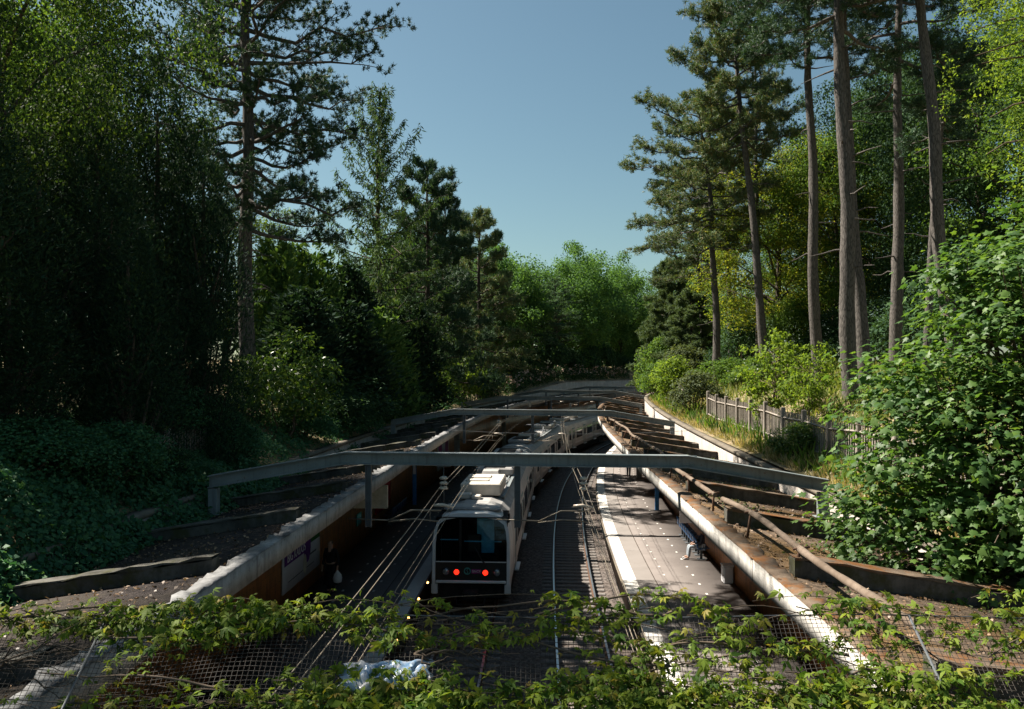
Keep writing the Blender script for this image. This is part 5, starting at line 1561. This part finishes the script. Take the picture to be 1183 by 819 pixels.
# ---------------------------------------------------------------- ivy, grass (nobody could count them)
def ivy():
    r = np.random.RandomState(5); K = ARR()
    n = 95000
    u = 4 + 66 * r.uniform(0, 1, n) ** 1.5; off = -(6.3 + 5.2 * r.uniform(0, 1, n) ** 1.1)
    lump = .35 * np.sin(u * 1.3) * np.sin(off * 1.9 + u * .4) + .28 * np.sin(u * .47 + 2) + .18 * np.sin(u * 2.9 + off * 2.3)
    edge = np.clip((-off - 6.1) / 1.5, 0, 1)
    edge = np.where(-off < 7.0 + .5 * np.sin(u * .9) , edge * (u < 26) , edge)
    base = np.where(-off < 7.25, wall_top(u, -1) - .55 * (7.25 - (-off)) - .1, terr(u, np.minimum(off, -7.26)))
    z = base + (.22 + lump * .6) * edge + r.uniform(-.25, .12, n) * np.clip(edge, .2, 1)
    m = 70000                                    # the near slope, seen largest
    u2 = 5 + 19 * r.uniform(0, 1, m); o2 = -(6.2 + 4.2 * r.uniform(0, 1, m))
    b2 = np.where(-o2 < 7.25, wall_top(u2, -1) - .6 * (7.25 - (-o2)) + .05, terr(u2, np.minimum(o2, -7.26)))
    e2 = np.clip((-o2 - 6.0) / 1.2, 0, 1)
    z2 = b2 + (.2 + .22 * np.sin(u2 * 1.7 + o2) * np.sin(o2 * 2.4 + u2 * .6) + .14 * np.sin(u2 * 3.3 - o2 * 2.8)) * e2 + r.uniform(-.15, .12, m)
    u = np.concatenate([u, u2]); off = np.concatenate([off, o2]); z = np.concatenate([z, z2]); edge = np.concatenate([edge, e2 + .1])
    keep = (edge > .05)
    C = P(u, off, z)[keep]; n = len(C)
    outw = np.tile(np.array([.55, -.25, .6]), (n, 1))
    K.add(*rand_leaves(r, C, .35, .105, .75, outward=outw, droop=.9))
    o = link("ivy", K.mesh("ivy"), None, [ivy_m]); tag(o, "dark green ivy carpeting the left bank down to the canopy roof", "ivy", None, "stuff")
ivy()
def grass(name, n, ua, ub, oa, ob, h, mat, seed, label, bias=1.0, w=.03):
    r = np.random.RandomState(seed); K = ARR()
    u = ua + (ub - ua) * r.uniform(0, 1, n) ** 1.4; off = oa + (ob - oa) * r.uniform(0, 1, n) ** bias
    cl = np.sin(u * 2.1 + off) * np.sin(off * 3.1 - u * .7)
    keep = cl + r.normal(0, .5, n) > -.35
    u, off, cl = u[keep], off[keep], cl[keep]; n = len(u)
    C = P(u, off, terr(u, off) - .03)
    A = r.normal(0, .38, (n, 3)) + np.array([0, 0, 1.0])
    K.add(*leaves(C, A, r.normal(0, 1, (n, 3)), h * r.uniform(.35, 1.25, n) * (1 + .5 * cl), w, .05))
    o = link(name, K.mesh(name), None, [mat]); tag(o, label, "grass", None, "stuff")
grass("dry_grass", 46000, 12, 70, 7.35, 9.6, .28, grass_dry, 8, "dry straw-coloured grass on the bank between wall and fence")
grass("green_grass", 46000, 14, 75, 8.9, 18, .45, grass_green, 9, "green grass on the slope behind the picket fence", 1.0, .04)
grass("weeds", 5200, 12, 70, 7.5, 9.0, .5, leaf_mid, 10, "scattered green weeds on the dry bank", 1.0, .07)
grass("ground_cover", 16000, 40, 130, -20, -7.6, .5, leaf_dark, 11, "low green ground cover under the left trees", 1.0, .09)
# flowering hedge on the far left wall
def hedge():
    r = np.random.RandomState(14); root = empty("flowering_hedge", P(96, -7.9, float(terr(96, -7.9)))); inv = Matrix.Translation(-root.location)
    tag(root, "long hedge with pale pinkish flowers on top of the far left wall", "hedge")
    n = 15000; u = r.uniform(78, 140, n); w = r.uniform(-1, 1, n); hh = r.uniform(0, 1, n) ** .6
    H = 1.5 + .35 * np.sin(u * .8) + .25 * np.sin(u * 2.3)
    off = -8.2 + w * .8 * np.sqrt(1 - hh * .7); z = terr(u, np.minimum(off, -7.3)) + hh * H
    K = ARR(); K.add(*rand_leaves(r, P(u, off, z), .5, .22, .6, droop=.3))
    fm = plain("pale_flowers", (.42, .30, .24), .8, .2, 0, .3)
    o = link("foliage", K.mesh("foliage"), root, [leaf_dark]); o.matrix_parent_inverse = inv
    n = 900; u = r.uniform(82, 138, n); H = 1.5 + .35 * np.sin(u * .8) + .25 * np.sin(u * 2.3)
    off = r.uniform(-8.6, -7.5, n); z = terr(u, np.minimum(off, -7.3)) + H * r.uniform(.6, 1.05, n)
    K = ARR(); K.add(*rand_leaves(r, P(u, off, z), .6, .30, .8))
    o = link("flowers", K.mesh("flowers"), root, [fm]); o.matrix_parent_inverse = inv; tag(o, kind="stuff")
hedge()

# ---------------------------------------------------------------- building far behind
def building():
    D = 215.0; x = px(739, D)
    root = empty("apartment_building", (x, D, 8)); tag(root, "white apartment building glimpsed far behind the gap in the trees", "building")
    wm = plain("building_wall", (.55, .52, .50), .8, .2, 0, .06); gm = plain("building_window", (.06, .10, .14), .15, .6); rm = plain("roof_slate", (.12, .13, .15), .7, .3)
    m = MB(); m.box((0, 0, 6.5), (22, 10, 17)); m.build("wall", wm, root)
    m = MB(); m.add([(-11.2, -5.2, 15.0), (11.2, -5.2, 15.0), (11.2, 5.2, 15.0), (-11.2, 5.2, 15.0), (-9.5, -3.2, 18), (9.5, -3.2, 18), (9.5, 3.2, 18), (-9.5, 3.2, 18)], [(3, 2, 1, 0), (4, 5, 6, 7), (0, 1, 5, 4), (1, 2, 6, 5), (2, 3, 7, 6), (3, 0, 4, 7)]); m.build("roof", rm, root)
    for fz in (2.5, 5.7, 8.9, 12.1):
        for fx in np.arange(-9, 9.1, 3):
            m = MB(); m.box((fx, -5.02, fz), (1.3, .12, 1.8)); w = m.build("window", gm, root)
            m = MB(); m.box((fx, -5.1, fz - 1.0), (1.6, .3, .1)); m.box((fx, -5.09, fz), (.08, .05, 1.8)); m.build("frame", wm, w)
building()

# ---------------------------------------------------------------- foreground: net and creeper at the bridge
tag(sweep("bridge_deck", [(-16, 5.95), (16, 5.95), (16, 6.55), (-16, 6.55)], -7, 3.1, 10.1, conc_rib, closed=True), kind="structure")
# inclined protective net: outer edge at y=5.5 z=6.85, falling towards the bridge
NO = np.array([5.55, 6.83]); NI = np.array([4.35, 5.98])
def net_pt(x, v):
    """v 0 at the outer wire, 1 at the bridge side"""
    x = np.asarray(x, float); v = np.asarray(v, float)
    y = NO[0] + (NI[0] - NO[0]) * v; z = NO[1] + (NI[1] - NO[1]) * v
    sag = -.05 * np.sin(np.clip(v, 0, 1) * math.pi) * (1 + .6 * np.sin(x * 1.9 + 1) + .4 * np.sin(x * 4.7)) - .012 * np.sin(x * 2.1 + .4)
    return np.stack(np.broadcast_arrays(x, y + .01 * np.sin(x * 3), z + sag), -1)
def net():
    root = empty("safety_net", (0, 5.0, 6.4)); tag(root, "square wire mesh net stretched out below the bridge edge", "net"); inv = Matrix.Translation(-root.location)
    K = ARR()
    vs = np.linspace(0, 1, 8)
    for x in np.arange(-4.6, 4.6, .031):
        K.tube(net_pt(x + .006 * np.sin(vs * 7 + x * 9), vs), .002, 3)
    xs = np.arange(-4.6, 4.61, .15)
    for v in np.linspace(0.0, 1, 49):
        K.tube(net_pt(xs, v + .004 * np.sin(xs * 5 + v * 30)), .002, 3)
    o = link("mesh", K.mesh("mesh"), root, [wire_old_m]); o.matrix_parent_inverse = inv
    for v, nm, rd in ((0, "edge_wire", .004), (.36, "stay_wire", .0035)):
        m = MB(); m.tube(net_pt(xs, v) + np.array([0, 0, .006]), rd, 6); o = m.build(nm, wire_old_m if v else steel_dark_m, root); o.matrix_parent_inverse = inv
    for x in (-3.9, -2.6, 2.55, 4.1):
        m = MB(); m.tube([net_pt(x, 0), net_pt(x, 1) + np.array([0, -.2, -.1]), (x, 3.0, 5.7)], .009, 6); o = m.build("bracket", steel_dark_m, root); o.matrix_parent_inverse = inv
net()
def creeper(name, label, seed, n_st, v0, v1, x0, x1, per, lsz, dens=None, lift=.06, vamp=.05):
    r = np.random.RandomState(seed); T = ARR(); Cl, Al, Nl, Sl = [], [], [], []
    root = empty(name, (0, 5.0, 6.4)); tag(root, label, "creeper"); inv = Matrix.Translation(-root.location)
    for i in range(n_st):
        x = r.uniform(x0, x1); v = r.uniform(v0, v1); dx = r.choice([-1, 1]); L = r.uniform(.5, 1.5); n = 10
        t = np.linspace(0, 1, n)
        xs = x + dx * L * t; vv = v + vamp * np.sin(t * 4 + r.uniform(0, 6)) + r.uniform(-.1, .1) * t
        p = net_pt(xs, vv); p[:, 2] += lift * (.2 + np.abs(np.sin(t * 5 + i))) * r.uniform(.3, 1.3)
        T.tube(p, np.linspace(.0045, .002, n) * (2.2 if i % 6 == 0 else 1), 5)
        m = int(per * L)
        s = r.uniform(0, 1, m) * (n - 1.001); i0 = s.astype(int); f = (s - i0)[:, None]
        c = p[i0] * (1 - f) + p[i0 + 1] * f
        if dens is not None:
            k = r.uniform(0, 1, m) < dens(c[:, 0]); c = c[k]; m = len(c)
            if m == 0: continue
        c = c + r.normal(0, 1, (m, 3)) * np.array([.04, .03, .025]) + np.array([0, 0, .015])
        Cl.append(c); N = r.normal(0, .38, (m, 3)) + np.array([0, -.35, .85]); N = unit(N)
        A = r.normal(0, .7, (m, 3)) + np.array([0, -.35, -.3]); A = unit(A - N * (A * N).sum(1, keepdims=True)); Al.append(A); Nl.append(N); Sl.append(lsz * r.uniform(.45, 1.35, m) * (1 + .25 * np.sin(i * 1.7)))
    C = np.concatenate(Cl); A = np.concatenate(Al); N = np.concatenate(Nl); S = np.concatenate(Sl); B = np.cross(A, N); n = len(C)
    V = [C[:, None, :]]
    for ang, ln in ((-100, .66), (-48, .9), (0, 1.0), (48, .9), (100, .66)):
        a = R(ang) + r.normal(0, .14, (n, 1)); dd = A * np.cos(a) + B * np.sin(a); e = -A * np.sin(a) + B * np.cos(a)
        l = (S * ln * r.uniform(.75, 1.1, n))[:, None]; dr = -N * l; cu = r.uniform(.2, .75, (n, 1)); tw_ = N * r.normal(0, .07, (n, 1)) * l
        V.append(np.stack([C + dd * l * .52 + e * l * .19 + dr * cu * .18 + tw_, C + dd * l + dr * cu, C + dd * l * .52 - e * l * .19 + dr * cu * .18 - tw_], 1))
    # mid-rib kept on the base: each leaflet is base, left, tip, right
    VV = np.concatenate(V, 1)
    f = np.array([(0, 1 + 3 * k, 2 + 3 * k, 3 + 3 * k) for k in range(5)])
    F = (np.arange(n)[:, None, None] * 16 + f[None]).reshape(-1, 4)
    o = link("stems", T.mesh("stems", True), root, [bark_twig]); o.matrix_parent_inverse = inv
    o = link("leaves", mesh_np("leaves", VV.reshape(-1, 3), F), root, [creeper_m]); o.matrix_parent_inverse = inv
creeper("creeper", "creeper strand draped along the outer wire of the net", 21, 40, -.03, .03, -3.6, 3.9, 38, .058, lambda x: np.where((x > -.55) & (x < .15), .06, 1.0) * np.clip(.62 + .55 * np.sin(x * 4.3) * np.sin(x * 1.9 + 2), .12, 1), .03)
creeper("creeper", "dense creeper mass covering the lower half of the net at the bottom edge", 22, 150, .33, .58, -1.9, 3.0, 66, .056, lambda x: np.clip(.7 + .45 * np.sin(x * 2.7 + .5) * np.sin(x * 1.1), .25, 1) * np.where(x < -1.3, .45, 1), .04)
creeper("creeper", "thin creeper shoots on the middle of the net at the right", 23, 16, .12, .22, .1, 3.9, 34, .055, None, .02)
creeper("creeper", "shaded creeper tangle at the left end of the net", 24, 17, .0, .10, -3.1, -.9, 42, .062, None, .03)
# bare twigs
def twigs(x, y, z, label, seed, L=1.1, dirx=1):
    r = np.random.RandomState(seed); m = MB()
    for i in range(7):
        a = np.array([x, y, z]); d = np.array([dirx * r.uniform(.6, 1), r.uniform(-.2, .4), r.uniform(-.25, .2)]); l = L * r.uniform(.5, 1)
        p = curve(a, a + d * l, r.uniform(-.06, .06), 9, r, .018); m.tube(p, np.linspace(.008, .002, 9), 5)
        q = p[4]; m.tube(curve(q, q + d * l * .4 + np.array([0, 0, r.uniform(-.25, .15)]), .02, 5, r, .01), np.linspace(.004, .0015, 5), 4)
    tag(m.build("bare_branch", bark_twig), label, "branch")
p0 = net_pt(-3.25, .22); twigs(p0[0], p0[1], p0[2] + .02, "bare grey branch lying on the net in the lower left corner", 31)
p0 = net_pt(-.6, .2); twigs(p0[0], p0[1], p0[2] + .03, "bare brown branch on the net beside the crumpled plastic", 32, .7)
# crumpled plastic sheet
def plastic():
    r = np.random.RandomState(33); n = 36; m = 14; V = []
    for i in range(n):
        for j in range(m):
            a, b = i / (n - 1), j / (m - 1)
            x = -1.03 + .54 * a; v = .23 + .13 * b - .02 * a
            p = net_pt(x, v)
            z = .02 + .03 * math.sin(a * 9 + b * 5) * math.sin(b * 7 + a * 3) + .02 * math.sin(a * 31 + b * 11) + .018 * math.sin(b * 29 - a * 17) + r.normal(0, .006)
            e = math.sin(math.pi * min(1, max(0, a))) ** .5 * math.sin(math.pi * b) ** .4
            V.append((p[0] + .02 * math.sin(b * 13), p[1] + .02 * math.sin(a * 15), p[2] + max(.006, z * e + .01)))
    F = [(i * m + j, (i + 1) * m + j, (i + 1) * m + j + 1, i * m + j + 1) for i in range(n - 1) for j in range(m - 1)]
    nt = NT("crumpled_plastic"); co = nt.coord('Object'); f = nt.noise(co, 5, 3)
    nt.base(nt.ramp(f, [(.42, (.34, .35, .37)), (.5, (.10, .20, .33)), (.58, (.38, .38, .40))]), .35, .5)
    mb = MB(); mb.add(V, F, 0, True); o = mb.build("plastic_sheet", nt.m); o.modifiers.new("t", 'SOLIDIFY').thickness = .002
    tag(o, "crumpled white and blue plastic sheet caught in the net", "plastic sheet")
plastic()
# small plants on the right roof
def roof_weeds():
    r = np.random.RandomState(36); K = ARR(); n = 11000
    u = r.uniform(8.0, 36, n); off = 4.1 + 2.8 * r.uniform(0, 1, n) ** .7
    keep = np.sin(u * 1.9) * np.sin(off * 2.3 + u) + r.normal(0, .25, n) > .15
    u, off = u[keep], off[keep]; C = P(u, off, roof_z(0) * 0 + (5.72 - .155 * (off - 3.7)) + .01)
    K.add(*rand_leaves(r, C, .9, .07, .7)); o = link("roof_weeds", K.mesh("roof_weeds"), None, [olive_m]); tag(o, "small green weeds creeping over the right canopy roof", "weeds", None, "stuff")
    K = ARR(); n = 9000; u = r.uniform(4, 34, n); off = 3.75 + 3.2 * r.uniform(0, 1, n); C = P(u, off, (5.72 - .155 * (off - 3.7)) + .012)
    K.add(*rand_leaves(r, C, 1.4, .055, .6)); C2 = P(u, -off, (5.72 - .155 * (off - 3.7)) + .012); K.add(*rand_leaves(r, C2[:5000], 1.4, .06, .6))
    lm = leaf_mat("fallen_leaves", [(.05, .03, .018), (.13, .08, .045), (.26, .17, .10)], .1)
    o = link("fallen_leaves", K.mesh("fallen_leaves"), None, [lm]); tag(o, "dry fallen leaves littering the canopy roofs", "leaf litter", None, "stuff")
roof_weeds()
bpy.context.view_layer.update()
